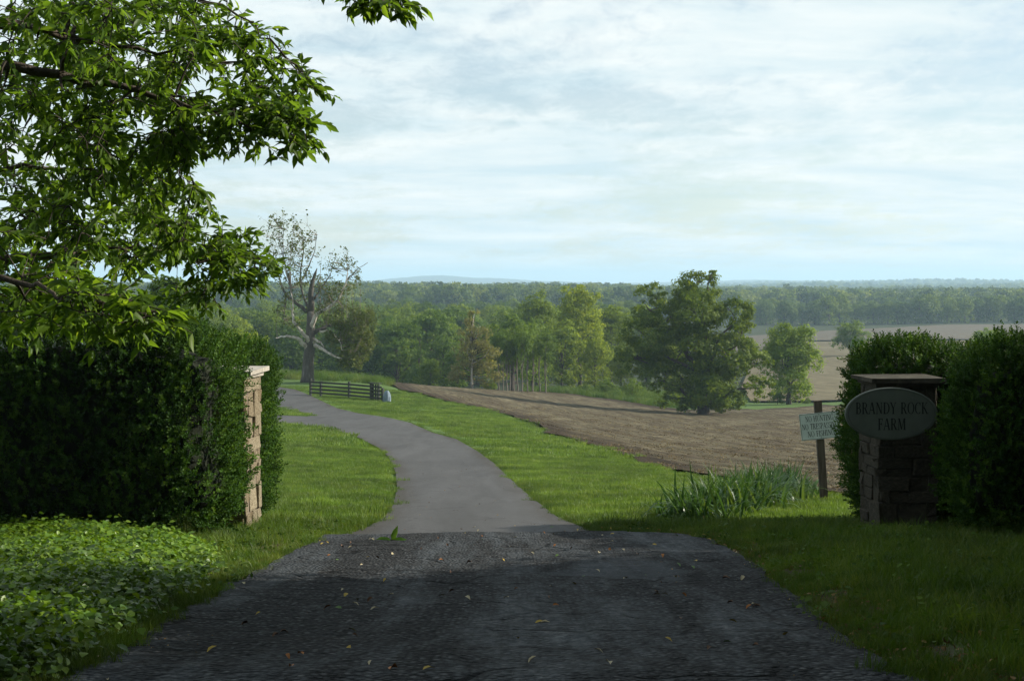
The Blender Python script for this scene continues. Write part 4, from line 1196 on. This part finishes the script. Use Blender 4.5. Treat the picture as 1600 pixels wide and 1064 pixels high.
# rows of the valley wood
r_ = np.random.default_rng(17)
for rank, d0, d1, px0, px1, n, top0, top1 in (('front rank', 235, 275, 330, 720, 13, 484, 500), ('second rank', 290, 350, 300, 1010, 22, 474, 488), ('third rank', 370, 460, 290, 1020, 26, 468, 480), ('farthest rank', 500, 620, 280, 1010, 26, 464, 474)):
    for i in range(n):
        px = px0 + (px1 - px0) * (i + r_.uniform(.1, .9)) / n; d = r_.uniform(d0, d1)
        kd = 'dark' if r_.random() < .35 else 'mid'
        if rank == 'front rank':
            stand(kd, px, r_.uniform(top0, top1), d, '%s from the left of the trees in the front rank of the valley wood' % _ORD[i], 'trees in the front rank of the valley wood', wide=r_.uniform(1.0, 1.25)); continue
        stand(kd, px, r_.uniform(top0, top1), d, ('dark' if kd == 'dark' else 'mid-green') + ' leafy tree in the %s of the valley wood' % rank, 'trees in the %s of the valley wood' % rank, wide=r_.uniform(1.0, 1.25))
for i in range(46):
    px = 1140 + 480 * (i + r_.uniform(.1, .9)) / 46; d = r_.uniform(652, 690)
    stand('far', px, r_.uniform(459, 475) + (6 if px < 1280 else 0), d, 'hazy blue-green tree in the line beyond the far field', 'treeline beyond the far field', wide=r_.uniform(.9, 1.2))
for i in range(26):
    px = 1130 + 480 * (i + r_.uniform(.1, .9)) / 26; d = r_.uniform(710, 800)
    stand('far', px, r_.uniform(464, 474), d, 'hazy blue-green treetop showing behind the far treeline', 'trees behind the far treeline', wide=r_.uniform(.9, 1.2))

# the woods rolling away to the hills: far too many to count
LM_FARW = leaf_mat('leaf_far_wood', [(.035, .070, .020), (.095, .155, .034), (.20, .26, .07)], .45, by='inst')
def far_crown(seed, lm):
    r = np.random.default_rng(seed)
    me, _ = crown_mesh('far_crown', rlobes(r, 13, 12, 6, .25), 420, 1.5, lm, r, 20, .45)
    return me
protos('far_crown', [far_crown(s, LM_FARW) for s in range(6)])
def far_woods():
    n = 26000
    u = r_.uniform(-1, 1, n); d = 700 * (5600 / 700) ** (r_.uniform(0, 1, n) ** .75)
    px = 800 + u * 1150
    ok = ~((px > 1100) & (d < 800)) 
    # clearings: pale meadows seen among the woods
    clear = ((px > 1490) & (px < 1700) & (d > 1400) & (d < 1520)) 
    px, d = px[ok & ~clear], d[ok & ~clear]
    x = (px - CX) / FPX * d; z = H(x, d)
    sc = r_.uniform(.55, 1.3, len(x)) * np.clip(d / 2500, 1, 1.25)
    tag(scatter('far_woods', 'far_crown', np.stack([x, d, z - 1.5], 1), spin(len(x)), sc), kind='stuff')
far_woods()

for ps in PROT.values():
    for p in ps:
        if p.name not in _used:
            for ch in list(p.children): bpy.data.objects.remove(ch)
            bpy.data.objects.remove(p)
# ---------------------------------------------------------------- roadside trees out of shot that keep the gateway in shade
SH = [proto_tree('roadside_tree', 12, 11, LM_MID, 201, 24000, .36, .33, 13, crad=.44)]
for i, (x, y, s) in enumerate(((13.4, 12.6, .62), (17.0, 16.6, .62), (6.4, 2.2, 1.12), (-4.6, -2.4, 1.1), (4.4, -5.2, 1.2), (-8.5, -9.0, 1.1), (14, 6.5, .7), (16.5, 0.0, 1.1), (8, -10, 1.1), (-6, -15, 1.2), (3, -15, 1.25), (20, 11, .7))):
    o = SH[0] if i == 0 else copy_thing(SH[0], (0, 0, 0))
    o.location = (x, y, Hs(x, y)); o.rotation_euler = (0, 0, i * 1.7); o.scale = (s, s, s)
    tag(o, 'leafy roadside tree beside the lane, outside the picture', 'tree', 'roadside trees by the lane')

SB = [proto_tree('shade_bush', 6.5, 7.5, LM_MID, 211, 14000, .26, .04, 12, None, .1, 20, .46)]  # unseen low bushes, added to block sun leaking under the tree crowns
for i, (x, y, s) in enumerate(((12.4, 13.6, .95), (9.6, 10.3, .95), (10.2, 6.6, 1.05), (13.8, 9.6, 1.1), (9.0, 2.6, 1.05), (13.5, 4.0, 1.15), (9.5, -2, 1.1), (16.5, 13.4, 1.1))):
    o = SB[0] if i == 0 else copy_thing(SB[0], (0, 0, 0))
    o.location = (x, y, Hs(x, y)); o.rotation_euler = (0, 0, i * 1.3); o.scale = (s, s, s)
    tag(o, 'thick bush added outside the picture to shade the lane', 'bush', 'bushes added to shade the lane')

# ---------------------------------------------------------------- the tree that overhangs the gateway from the left
LM_NEAR = leaf_mat('near_leaf', [(.060, .120, .015), (.110, .195, .020), (.170, .255, .034)], .62, .45, .22, tcol=1.25)
def overhanging_tree():
    rd = random.Random(12); r = np.random.default_rng(12)
    tx, ty = -7.4, 8.0; tz = Hs(tx, ty)
    root = empty('overhanging_tree', (tx, ty, tz)); tag(root, 'broad-leaved tree overhanging the gateway at the top left', 'tree')
    o = Vector((tx, ty, tz))
    T = [Vector((0, 0, -.3)), Vector((0, 0, .4)), Vector((.1, 0, 1.8)), Vector((.2, .1, 3.2)), Vector((.35, .1, 5.0)), Vector((.4, 0, 7.0))]
    m = MB(); m.tube(T, [.42, .32, .28, .26, .2, .12], 12); m.build('trunk', MBARK, root, True)
    def A(px, py, d): return at(px, py, d) - o
    mains = [([T[4], A(-500, -120, 7.8), A(-180, -20, 7.6), A(0, 33, 7.8), A(90, 55, 8.0), A(180, 70, 8.3), A(310, 86, 8.6), A(390, 110, 8.8)], .085),
             ([T[3], A(-500, 90, 7.8), A(-150, 90, 7.6), A(60, 110, 7.8), A(213, 147, 8.0), A(305, 165, 8.0), A(355, 187, 8.0), A(431, 216, 8.1)], .07),
             ([T[3], A(-500, 420, 8.6), A(-200, 430, 8.8), A(60, 405, 9.2), A(140, 392, 9.6), A(215, 390, 9.8), A(290, 402, 10), A(380, 420, 10.2)], .07),
             ([T[2], A(-500, 520, 7.4), A(-200, 470, 7.0), A(0, 442, 6.8), A(80, 450, 6.7), A(150, 475, 6.6), A(205, 492, 6.5)], .05),
             ([T[4], A(-450, -300, 8.5), A(-100, -160, 8.6), A(150, -70, 8.8), A(300, -10, 9.0), A(400, 40, 9.0), A(450, 95, 9.0)], .07),
             ([T[5], A(-300, -700, 7.5), A(50, -420, 7.0), A(330, -160, 7.0), A(480, -40, 7.1), A(560, 0, 7.2), A(605, 18, 7.2)], .07),
             ([T[3], A(-550, 260, 9.5), A(-200, 270, 9.8), A(0, 262, 10.2), A(120, 268, 10.5), A(230, 290, 10.8), A(300, 310, 11)], .06),
             ([T[4], A(-500, 0, 9.6), A(-100, 130, 10.2), A(100, 190, 10.6), A(200, 215, 10.8), A(290, 230, 11)], .06),
             ([T[5], A(-900, -500, 7.0), A(-700, -700, 6), A(-300, -900, 5.2)], .07)]
    nodes = []; nr = []
    for P, r0 in mains:
        Q = []
        for i in range(len(P) - 1):
            for j in range(4): Q.append(P[i].lerp(P[i + 1], j / 4) + Vector([rd.uniform(-.03, .03) for _ in range(3)]))
        Q.append(P[-1]); n = len(Q)
        m = MB(); m.tube(Q, [max(r0 * (1 - .88 * i / (n - 1)) ** 1.9, .007) for i in range(n)], 7, False); m.build('branch', MBARK, root, True)
        for i, q in enumerate(Q[4:]): nodes.append(q); nr.append(max(.4 * r0 * (1 - .88 * (i + 4) / (n - 1)), .006))
    # where leaves hang: regions of the crown (px, py, half width, half height, near, far, clusters)
    regs = [(60, 60, 130, 100, 7.0, 11, 80), (200, 60, 120, 95, 7.6, 11, 70), (320, 60, 70, 70, 8.2, 10, 30), (405, 95, 45, 50, 8.6, 9.4, 17), (60, 240, 120, 100, 7.5, 11.5, 74), (200, 200, 110, 90, 7.8, 11.5, 66),
            (310, 190, 70, 45, 7.8, 9, 26), (405, 190, 50, 34, 7.9, 8.4, 18), (455, 196, 34, 30, 7.9, 8.3, 13), (250, 300, 75, 55, 8.5, 11.5, 34), (60, 380, 110, 80, 7, 11, 52), (200, 370, 95, 45, 8.5, 11, 34), (320, 385, 70, 30, 9.6, 10.6, 30), (385, 420, 40, 32, 9.8, 10.6, 17),
            (50, 465, 100, 45, 6.3, 8.5, 36), (165, 480, 70, 32, 6.3, 7.2, 20), (230, 490, 30, 22, 6.3, 6.8, 7), (330, 450, 60, 28, 9.6, 10.6, 13), (592, 4, 26, 14, 7.0, 7.3, 8), (470, 140, 16, 40, 8.8, 9.2, 6), (545, -22, 40, 10, 7.0, 7.3, 5),
            (-250, 150, 200, 330, 6.8, 10.5, 34), (150, -150, 330, 110, 6.2, 9.5, 26), (-300, -500, 500, 300, 5.0, 8.0, 24)]
    C = []
    for px, py, rx, ry, d0, d1, n in regs:
        for _ in range(int(n * (1.5 if py > -50 and px > -100 else 1))):
            a = rd.uniform(0, 6.283); q = math.sqrt(rd.random())
            C.append(A(px + rx * q * math.cos(a), py + ry * q * math.sin(a), rd.uniform(d0, d1)))
    NA = np.array([tuple(v) for v in nodes])
    dm = [np.linalg.norm(NA - np.array(tuple(c)), axis=1).min() for c in C]
    tw = MB(); LP = []; LA = []; LN = []; LS = []; LV = []
    for _, c in sorted(zip(dm, C), key=lambda t: t[0]):
        NA = np.array([tuple(v) for v in nodes]); dd = np.linalg.norm(NA - np.array(tuple(c)), axis=1); i = int(dd.argmin())
        b = nodes[i]; L = (c - b).length
        q = [b, b.lerp(c, .4) + Vector((rd.gauss(0, .05) * L, rd.gauss(0, .05) * L, .08 * L)), b.lerp(c, .75) + Vector((0, 0, .05 * L)), c]
        r0 = min(nr[i], .014)
        tw.tube(q, [r0, r0 * .8, r0 * .6, .0025], 4, False)
        for k in (1, 2, 3): nodes.append(q[k]); nr.append(max(r0 * (.8 - .15 * k), .004))
        # a spray: side shoots, each with leaves in ones and threes, drooping
        far = rd.random()
        for s in range(3):
            st = q[2].lerp(q[3], rd.random())
            dv = Vector((rd.gauss(0, 1), rd.gauss(0, 1), rd.gauss(-.25, .5))).normalized() + (c - b).normalized() * .6
            en = st + dv.normalized() * rd.uniform(.06, .17)
            tw.tube([st, en], [.0035, .0018], 3, False)
            for t in (.35, .7, 1.0):
                p = st.lerp(en, t)
                for k in range(3 if t == 1.0 else 2):
                    a = dv.normalized() * .7 + Vector((rd.gauss(0, .8), rd.gauss(0, .8), rd.gauss(-.35, .5)))
                    LP.append(tuple(p)); LA.append(tuple(a)); LN.append((rd.gauss(0, .65), rd.gauss(0, .65), .85)); LS.append(rd.uniform(.05, .10)); LV.append(min(max(rd.gauss(.45, .22), 0), 1))
    tw.build('twigs', MTWIG, root)
    LP, LA, LN, LS, LV = (np.array(a) for a in (LP, LA, LN, LS, LV))
    wp = LP + np.array(tuple(o)); px = CX + wp[:, 0] / wp[:, 1] * FPX; py = HY - wp[:, 2] / wp[:, 1] * FPX
    sz = LS / np.maximum(wp[:, 1], .5) * ((px > 0) & (px < 1600) & (py > 0) & (py < 1064))
    order = np.argsort(-sz); big, rest = order[:300], order[300:]
    V, F, v = cards(LP[rest], LA[rest], LN[rest], LS[rest], OVATE, LV[rest])
    tag(link('leaves', mesh_np('leaves', V, F, LM_NEAR, v), root), kind='stuff')
    var = [mesh_np('leaf', *(lambda c: (c[0], c[1], LM_NEAR, c[2]))(cards(np.zeros((1, 3)), np.array([[1., 0, 0]]), np.array([[0, 0, 1.]]), np.ones(1), OVATE, np.array([t])))) for t in (.15, .3, .45, .6, .8)]
    for i in big:
        a = Vector(LA[i]).normalized(); n_ = Vector(LN[i]); s = n_.cross(a).normalized(); n_ = a.cross(s)
        M = Matrix((a, s, n_)).transposed().to_4x4(); M.translation = Vector(LP[i]); M = M @ Matrix.Scale(float(LS[i]), 4)
        f = link('leaf', var[min(4, int(LV[i] * 5))], root); f.matrix_local = M
overhanging_tree()

# ---------------------------------------------------------------- the iris clump
def iris():
    rd = random.Random(3)
    m1 = leaf_mat('iris_leaf', [(.024, .068, .024), (.045, .102, .030), (.090, .150, .040)], .35, .42, .25)
    Ls = []
    for i in range(6):
        bend = (.08, .2, .38, .6, .9, 1.25)[i]; V = []; n = 6
        for j in range(n + 1):
            t = j / n; a = bend * t * t * 1.25
            w = .021 * (1 - t ** 2.2) * (.7 + .3 * math.sin(math.pi * min(1, t + .25)))
            z = math.sin(math.pi / 2 - a * .9) * t; x = math.sin(a) * t * .85
            for s in (-1, 0, 1): V.append((x - (.004 if s == 0 else 0), s * w, z))
        F = []
        for j in range(n):
            for s in (0, 1): F.append((j * 3 + s, j * 3 + s + 1, j * 3 + s + 4, j * 3 + s + 3))
        Ls.append(mesh_np('leaf', V, F, m1, [rd.uniform(0, 1)] * len(V)))
    A = G(1072, 817); B = G(1236, 774)
    root = empty('iris_clump', ((A[0] + B[0]) / 2, (A[1] + B[1]) / 2, Hs(*((A + B) / 2)))); tag(root, 'clump of sword-leaved iris on the lawn left of the notice', 'plant')
    o = root.location
    for i in range(300):
        t = rd.random(); u = rd.gauss(0, .42)
        q = A + (B - A) * t; nrm = np.array([-(B - A)[1], (B - A)[0]]); nrm /= np.linalg.norm(nrm); q = q + nrm * u * .55
        k = rd.choices(range(6), (2, 3, 4, 4, 3.5, 2.5))[0]
        out = math.atan2(q[1] - (A + B)[1] / 2, q[0] - (A + B)[0] / 2)
        f = link('leaf', Ls[k], root)
        f.location = Vector((q[0], q[1], Hs(*q) - .01)) - o
        s = rd.uniform(.52, .84) * (.78 if t < .12 or t > .9 else 1)
        f.scale = (s, s * 1.7, s); f.rotation_euler = (rd.gauss(0, .12), rd.gauss(.32, .28), out + rd.gauss(0, 1.1))
    b = []
    for i in range(1500):
        t = rd.random(); u = rd.gauss(0, .42); q = A + (B - A) * t; nrm = np.array([-(B - A)[1], (B - A)[0]]); nrm /= np.linalg.norm(nrm); q = q + nrm * u * .55
        out = math.atan2(q[1] - (A + B)[1] / 2, q[0] - (A + B)[0] / 2)
        sc = rd.uniform(.40, .80) * (.8 if t < .12 or t > .9 else 1); M = Matrix.Translation(Vector((q[0], q[1], Hs(*q) - .01)) - o) @ Euler((rd.gauss(0, .14), rd.gauss(.38, .30), out + rd.gauss(0, 1.2))).to_matrix().to_4x4() @ Matrix.Diagonal((sc, sc * 1.7, sc, 1))
        src = Ls[rd.randrange(6)]; b.append((np.array([tuple(M @ v.co) for v in src.vertices]), np.array([tuple(p.vertices) for p in src.polygons]), rd.random()))
    k = len(b[0][0]); V = np.concatenate([x[0] for x in b]); F = np.concatenate([x[1] + i * k for i, x in enumerate(b)])
    link('leaves', mesh_np('leaves', V, F, m1, np.repeat([x[2] for x in b], k)), root)['kind'] = 'stuff'
    # a few limp straw-coloured leaves round its foot
    b = MB()
    for i in range(26):
        t = rd.random(); q = A + (B - A) * t + np.array([rd.gauss(0, .2), rd.gauss(-.2, .15)]); z = Hs(*q)
        a = rd.uniform(0, 6.28); v = Vector((math.cos(a), math.sin(a), 0)) * rd.uniform(.12, .28)
        p = Vector((q[0], q[1], z + .02)) - o; b.tube([p, p + v * .5 + Vector((0, 0, .08)), p + v + Vector((0, 0, .01))], [.008, .007, .002], 4, False)
    b.build('dry_leaves', simple_mat('dry_iris', [(.3, (.20, .15, .07)), (.7, (.33, .26, .13))], 10, .9, 0), root)['kind'] = 'stuff'
iris()

# ---------------------------------------------------------------- grass, ivy, litter
def region(d0, d1, n, k=.40, extra=2.0):
    y = np.sqrt(rng.uniform(0, 1, n) * (d1 ** 2 - d0 ** 2) + d0 ** 2)
    x = rng.uniform(-1, 1, n) * (k * y + extra)
    return np.stack([x, y], 1)
HEDGE_BOX = [(-6.55, 15.15, 3.5, .8), (4.46, 16.35, .45, .4), (-3.28, 16.55, .3, .4), (7.85, 14.6, 3.1, .75)]
def off_sheets(P, margin=.0, which=None):
    ok = np.ones(len(P), bool)
    for s in (which or SHEETS):
        m = inside(s, P)
        ok &= ~m
        if margin: ok &= edge_dist(s, P) > margin * rng.uniform(.3, 1.3, len(P))
    for x, y, a, b in HEDGE_BOX: ok &= ~((np.abs(P[:, 0] - x) < a) & (np.abs(P[:, 1] - y) < b))
    return P[ok]
def lift(P, dz=0.0): return np.concatenate([P, (H(P[:, 0], P[:, 1]) + dz)[:, None]], 1)
P = off_sheets(region(15.6, 46, 10500), .30); scatter('lawn_grass', 'lawn', lift(P), spin(len(P), .04), rng.uniform(.75, 1.2, len(P)))
P = off_sheets(region(44, 118, 9000), .9); scatter('lawn_grass', 'lawn_far', lift(P), spin(len(P), .03), rng.uniform(.75, 1.2, len(P)))
P = off_sheets(region(158, 200, 2600, .15, 0)); P = P[(P[:, 0] > -4)]; scatter('meadow_grass', 'tall_grass', lift(P), spin(len(P), .03), rng.uniform(.9, 1.5, len(P)))
P = off_sheets(region(128, 150, 1800, .42, 0)); P = P[P[:, 0] < -11]; scatter('meadow_grass', 'tall_grass', lift(P), spin(len(P), .03), rng.uniform(.8, 1.3, len(P)))
# rough verges each side of the lane
P = off_sheets(region(5.0, 17.2, 10000, .42, .6), .17)
lft = P[:, 0] < 0
keep = np.where(lft, (P[:, 1] > 8.5) & (rng.uniform(0, 1, len(P)) < .75), rng.uniform(0, 1, len(P)) < .8)
IVY = gpoly([(-60, 842), (120, 836), (250, 842), (330, 868), (330, 905), (250, 960), (150, 1025), (60, 1090), (-120, 1090)])
keep &= ~inside(IVY, P)
mott = np.sin(P[:, 0] * 2.3 + 1) * np.sin(P[:, 1] * 1.9) + .6 * np.sin(P[:, 0] * 5.1) * np.sin(P[:, 1] * 4.3 + 2)
ed = edge_dist(ROAD, P)
keep &= ~((ed < 1.3) & (mott > ed * 1.1 - .15))
sz = np.clip(.45 + ed * .55, .45, 1.0)[keep]
P = P[keep]; scatter('verge_grass', 'verge', lift(P), spin(len(P), .12), sz * rng.uniform(.55, 1.3, len(P)))
def edge_points(poly, n, spread):
    k = rng.integers(0, len(poly), n); t = rng.uniform(0, 1, (n, 1)); q = poly[k] * (1 - t) + np.roll(poly, -1, 0)[k] * t
    return q + rng.normal(size=(n, 2)) * spread
P = edge_points(DRIVE[:-8], 5200, .20); P = off_sheets(P); P = P[(P[:, 1] < 75) & ~inside(IVY, P)]
scatter('verge_grass', 'verge', lift(P), spin(len(P), .12), rng.uniform(.3, .62, len(P)))
P = edge_points(ROAD[:len(rl)], 700, .16); P = np.concatenate([P, edge_points(ROAD[len(rl) + 8:], 800, .16)]); P = off_sheets(P); P = P[(P[:, 1] > 4.8)]
scatter('verge_grass', 'verge', lift(P), spin(len(P), .15), rng.uniform(.3, .7, len(P)))
def leaf_proto(mat, seed, L=1.0, wide=1.0, fold=1.0):
    T, F = OVATE; T = T * np.array([L, wide, fold]); return mesh_np('ground_leaf', T - np.array([.5 * L, 0, 0]), F, mat, np.full(len(T), .5))
def ivy_proto(seed):
    r = np.random.default_rng(seed); n = 12
    pos = np.concatenate([r.normal(size=(n, 2)) * .05, r.uniform(.01, .13, (n, 1))], 1)
    ax = np.concatenate([r.normal(size=(n, 2)), r.normal(size=(n, 1)) * .3 - .15], 1); nr = r.normal(size=(n, 3)) * .4 + np.array([0, 0, 1])
    V, F, v = cards(pos, ax, nr, r.uniform(.026, .050, n), (OVATE[0] * np.array([1, 2.0, 1]), OVATE[1]), r.uniform(0, 1, n))
    return mesh_np('ivy_sprig', V, F, LM_IVY, v)
protos('ivy', [ivy_proto(s) for s in range(6)])
LM_WEED = leaf_mat('weed_leaf', [(.035, .085, .016), (.060, .120, .020), (.095, .160, .030)], .4, .65, .1, by='inst')
def weed_proto(seed):
    me = ivy_proto(seed + 30); me.materials.clear(); me.materials.append(LM_WEED); return me
protos('weed', [weed_proto(s) for s in range(4)])
P = region(5.0, 16, 60000, .40, .3); P = P[inside(IVY, P)]
c = edge_dist(IVY, P)
P = P[rng.uniform(0, 1, len(P)) < np.clip(c * 1.4 + .25, 0, 1)]; c = edge_dist(IVY, P)
bank = np.clip(c, 0, 1.0) * .11 + .05 * np.sin(P[:, 0] * 3.3) * np.sin(P[:, 1] * 2.7)
ivy = lift(P); ivy[:, 2] += np.maximum(bank, 0) * rng.uniform(.35, 1, len(P))
scatter('ivy', 'ivy', ivy, spin(len(P), .25), rng.uniform(.75, 1.35, len(P)))
# broad-leaved weeds among the verge grass
P = off_sheets(region(6, 17.5, 2600, .40, .3)); P = P[~inside(IVY, P)]; P = P[rng.uniform(0, 1, len(P)) < .38]
scatter('weeds', 'weed', lift(P, .02), spin(len(P), .3), rng.uniform(.6, 1.2, len(P)))
EDGE = np.concatenate([rl, rr_, seam, DRIVE[:80]])
protos('litter', [leaf_proto(LM_LITTER, s, 1, w, f) for s, (w, f) in enumerate(((1.2, 1.5), (1.8, 1), (.6, 3), (1.5, -2)))])
k = rng.integers(0, len(rl) + len(rr_), 5200); P = np.concatenate([rl, rr_])[k] + np.stack([rng.normal(size=5200) * .20, rng.normal(size=5200) * .20], 1)
P = P[(P[:, 1] > 4.5)]
scatter('leaf_litter', 'litter', lift(P, .022), spin(len(P), .35), rng.uniform(.010, .034, len(P)))
P = edge_points(ROAD[len(rl) + 8:], 2600, .8); P = P[(P[:, 1] > 4.8) & (P[:, 0] > 0)]; P = off_sheets(P)
scatter('leaf_litter', 'litter', lift(P, .04), spin(len(P), .4), rng.uniform(.012, .04, len(P)))
P = region(4.6, 17, 900, .35, 0); P = P[inside(ROAD, P)]
scatter('leaf_litter', 'litter', lift(P, .022), spin(len(P), .3), rng.uniform(.008, .022, len(P)))
P = region(16, 40, 500, .2, 0); P = P[inside(DRIVE, P)]
scatter('leaf_litter', 'litter', lift(P, .035), spin(len(P), .3), rng.uniform(.012, .035, len(P)))
# straw and clods on the ploughed field
def straw_patch(seed):
    r = np.random.default_rng(seed); n = 40
    pos = np.concatenate([r.uniform(-.5, .5, (n, 2)), r.uniform(.0, .06, (n, 1))], 1)
    V, F, v = cards(pos, np.concatenate([r.normal(size=(n, 2)), r.normal(size=(n, 1)) * .35], 1), r.normal(size=(n, 3)), r.uniform(.03, .11, n), (DIAMOND[0] * np.array([1, .5, .5]), DIAMOND[1]), r.uniform(0, 1, n))
    return mesh_np('straw', V, F, LM_STRAW, v)
protos('straw', [straw_patch(s) for s in range(5)])
P = region(24, 120, 6000, .42, 0); P = P[inside(FIELD, P)]
scatter('stubble', 'straw', lift(P, .03), spin(len(P), .05), rng.uniform(.6, 1.3, len(P)))

# ---------------------------------------------------------------- leaves one could pick up from the lane
def fallen_leaves():
    kinds = [('yellow', (.42, .30, .05), 'yellow fallen leaf lying on the dark asphalt'), ('brown', (.12, .06, .03), 'brown curled fallen leaf lying on the dark asphalt'),
             ('straw', (.42, .36, .22), 'pale dry fallen leaf lying on the dark asphalt'), ('green', (.08, .15, .03), 'green fallen leaf lying on the dark asphalt'), ('orange', (.34, .13, .03), 'orange fallen leaf lying on the dark asphalt')]
    first = {}
    rd = random.Random(21)
    for i, (nm, c, lab) in enumerate(kinds):
        me = leaf_proto(simple_mat(nm + '_leaf', [(.3, tuple(v * .8 for v in c)), (.7, c)], 30, .7, 0), i, 1, 1.35, (1.6, 3.5, 2.0, 1.2, 2.4)[i])
        first[i] = (me, nm, lab)
    P = region(5.2, 17.0, 1500, .35, 0); P = P[inside(ROAD, P) | inside(DRIVE, P)]
    Q = np.array([G(x, y) for x, y in ((940, 831), (955, 832), (968, 831), (985, 832), (1000, 833), (1012, 832), (1030, 834), (1050, 835), (885, 812), (850, 838), (1100, 842), (1125, 845), (450, 1040), (470, 1035), (555, 1005), (690, 940), (830, 1045), (1045, 1012), (1180, 955), (1160, 912), (1070, 940))])
    P = np.concatenate([Q, P[:115]])
    for n, (x, y) in enumerate(P):
        k = rd.choices(range(5), (3, 4, 5, 1.3, 1.2))[0] if n > 12 else (0 if n % 3 else 4)
        me, nm, lab = first[k]
        o = link('fallen_leaf', me, None, (x, y, Hs(x, y) + .034 + .0006 * y + .008), (rd.gauss(0, .3), rd.gauss(0, .3), rd.uniform(0, 6.28)))
        s = rd.uniform(.03, .062); o.scale = (s, s, s)
        tag(o, lab, 'leaf', '%s leaves fallen on the lane' % nm)
    # the green sprig dropped at the mouth of the drive
    x, y = G(612, 849); root = empty('fallen_sprig', (x, y, Hs(x, y) + .03)); tag(root, 'green leafy sprig lying where drive meets the lane', 'twig')
    g = leaf_mat('fresh_leaf', [(.05, .12, .02), (.07, .16, .025), (.1, .2, .03)], .35)
    for a, t, L in ((.5, 1.15, .17), (.2, .12, .16), (2.9, .08, .19), (3.6, .25, .13), (-.4, .2, .12)):
        V, F, v = cards(np.zeros((1, 3)), np.array([[math.cos(a) * math.cos(t), math.sin(a) * math.cos(t) * .5, math.sin(t)]]), np.array([[.2, -.8, .6]]), np.array([L]), OVATE, np.array([.7]))
        link('leaf', mesh_np('leaf', V, F, g, v), root)
    m = MB(); m.tube([(-.12, .02, 0), (0, 0, .01), (.1, -.03, 0)], .004, 5); m.build('stem', MTWIG, root)
fallen_leaves()

# ---------------------------------------------------------------- the air
def haze():
    m, nt, out = new_mat('haze'); 
    v = nt.nodes.new('ShaderNodeVolumePrincipled')
    v.inputs['Color'].default_value = (.55, .78, .97, 1)
    v.inputs['Density'].default_value = 2.1e-4
    v.inputs['Anisotropy'].default_value = .1
    nt.links.new(v.outputs[0], out.inputs['Volume'])
    b = MB(); b.box((0, 6800, 22), (40000, 15600, 130)); o = b.build('haze', m); o['kind'] = 'stuff'
HAZE = True
if HAZE: haze()
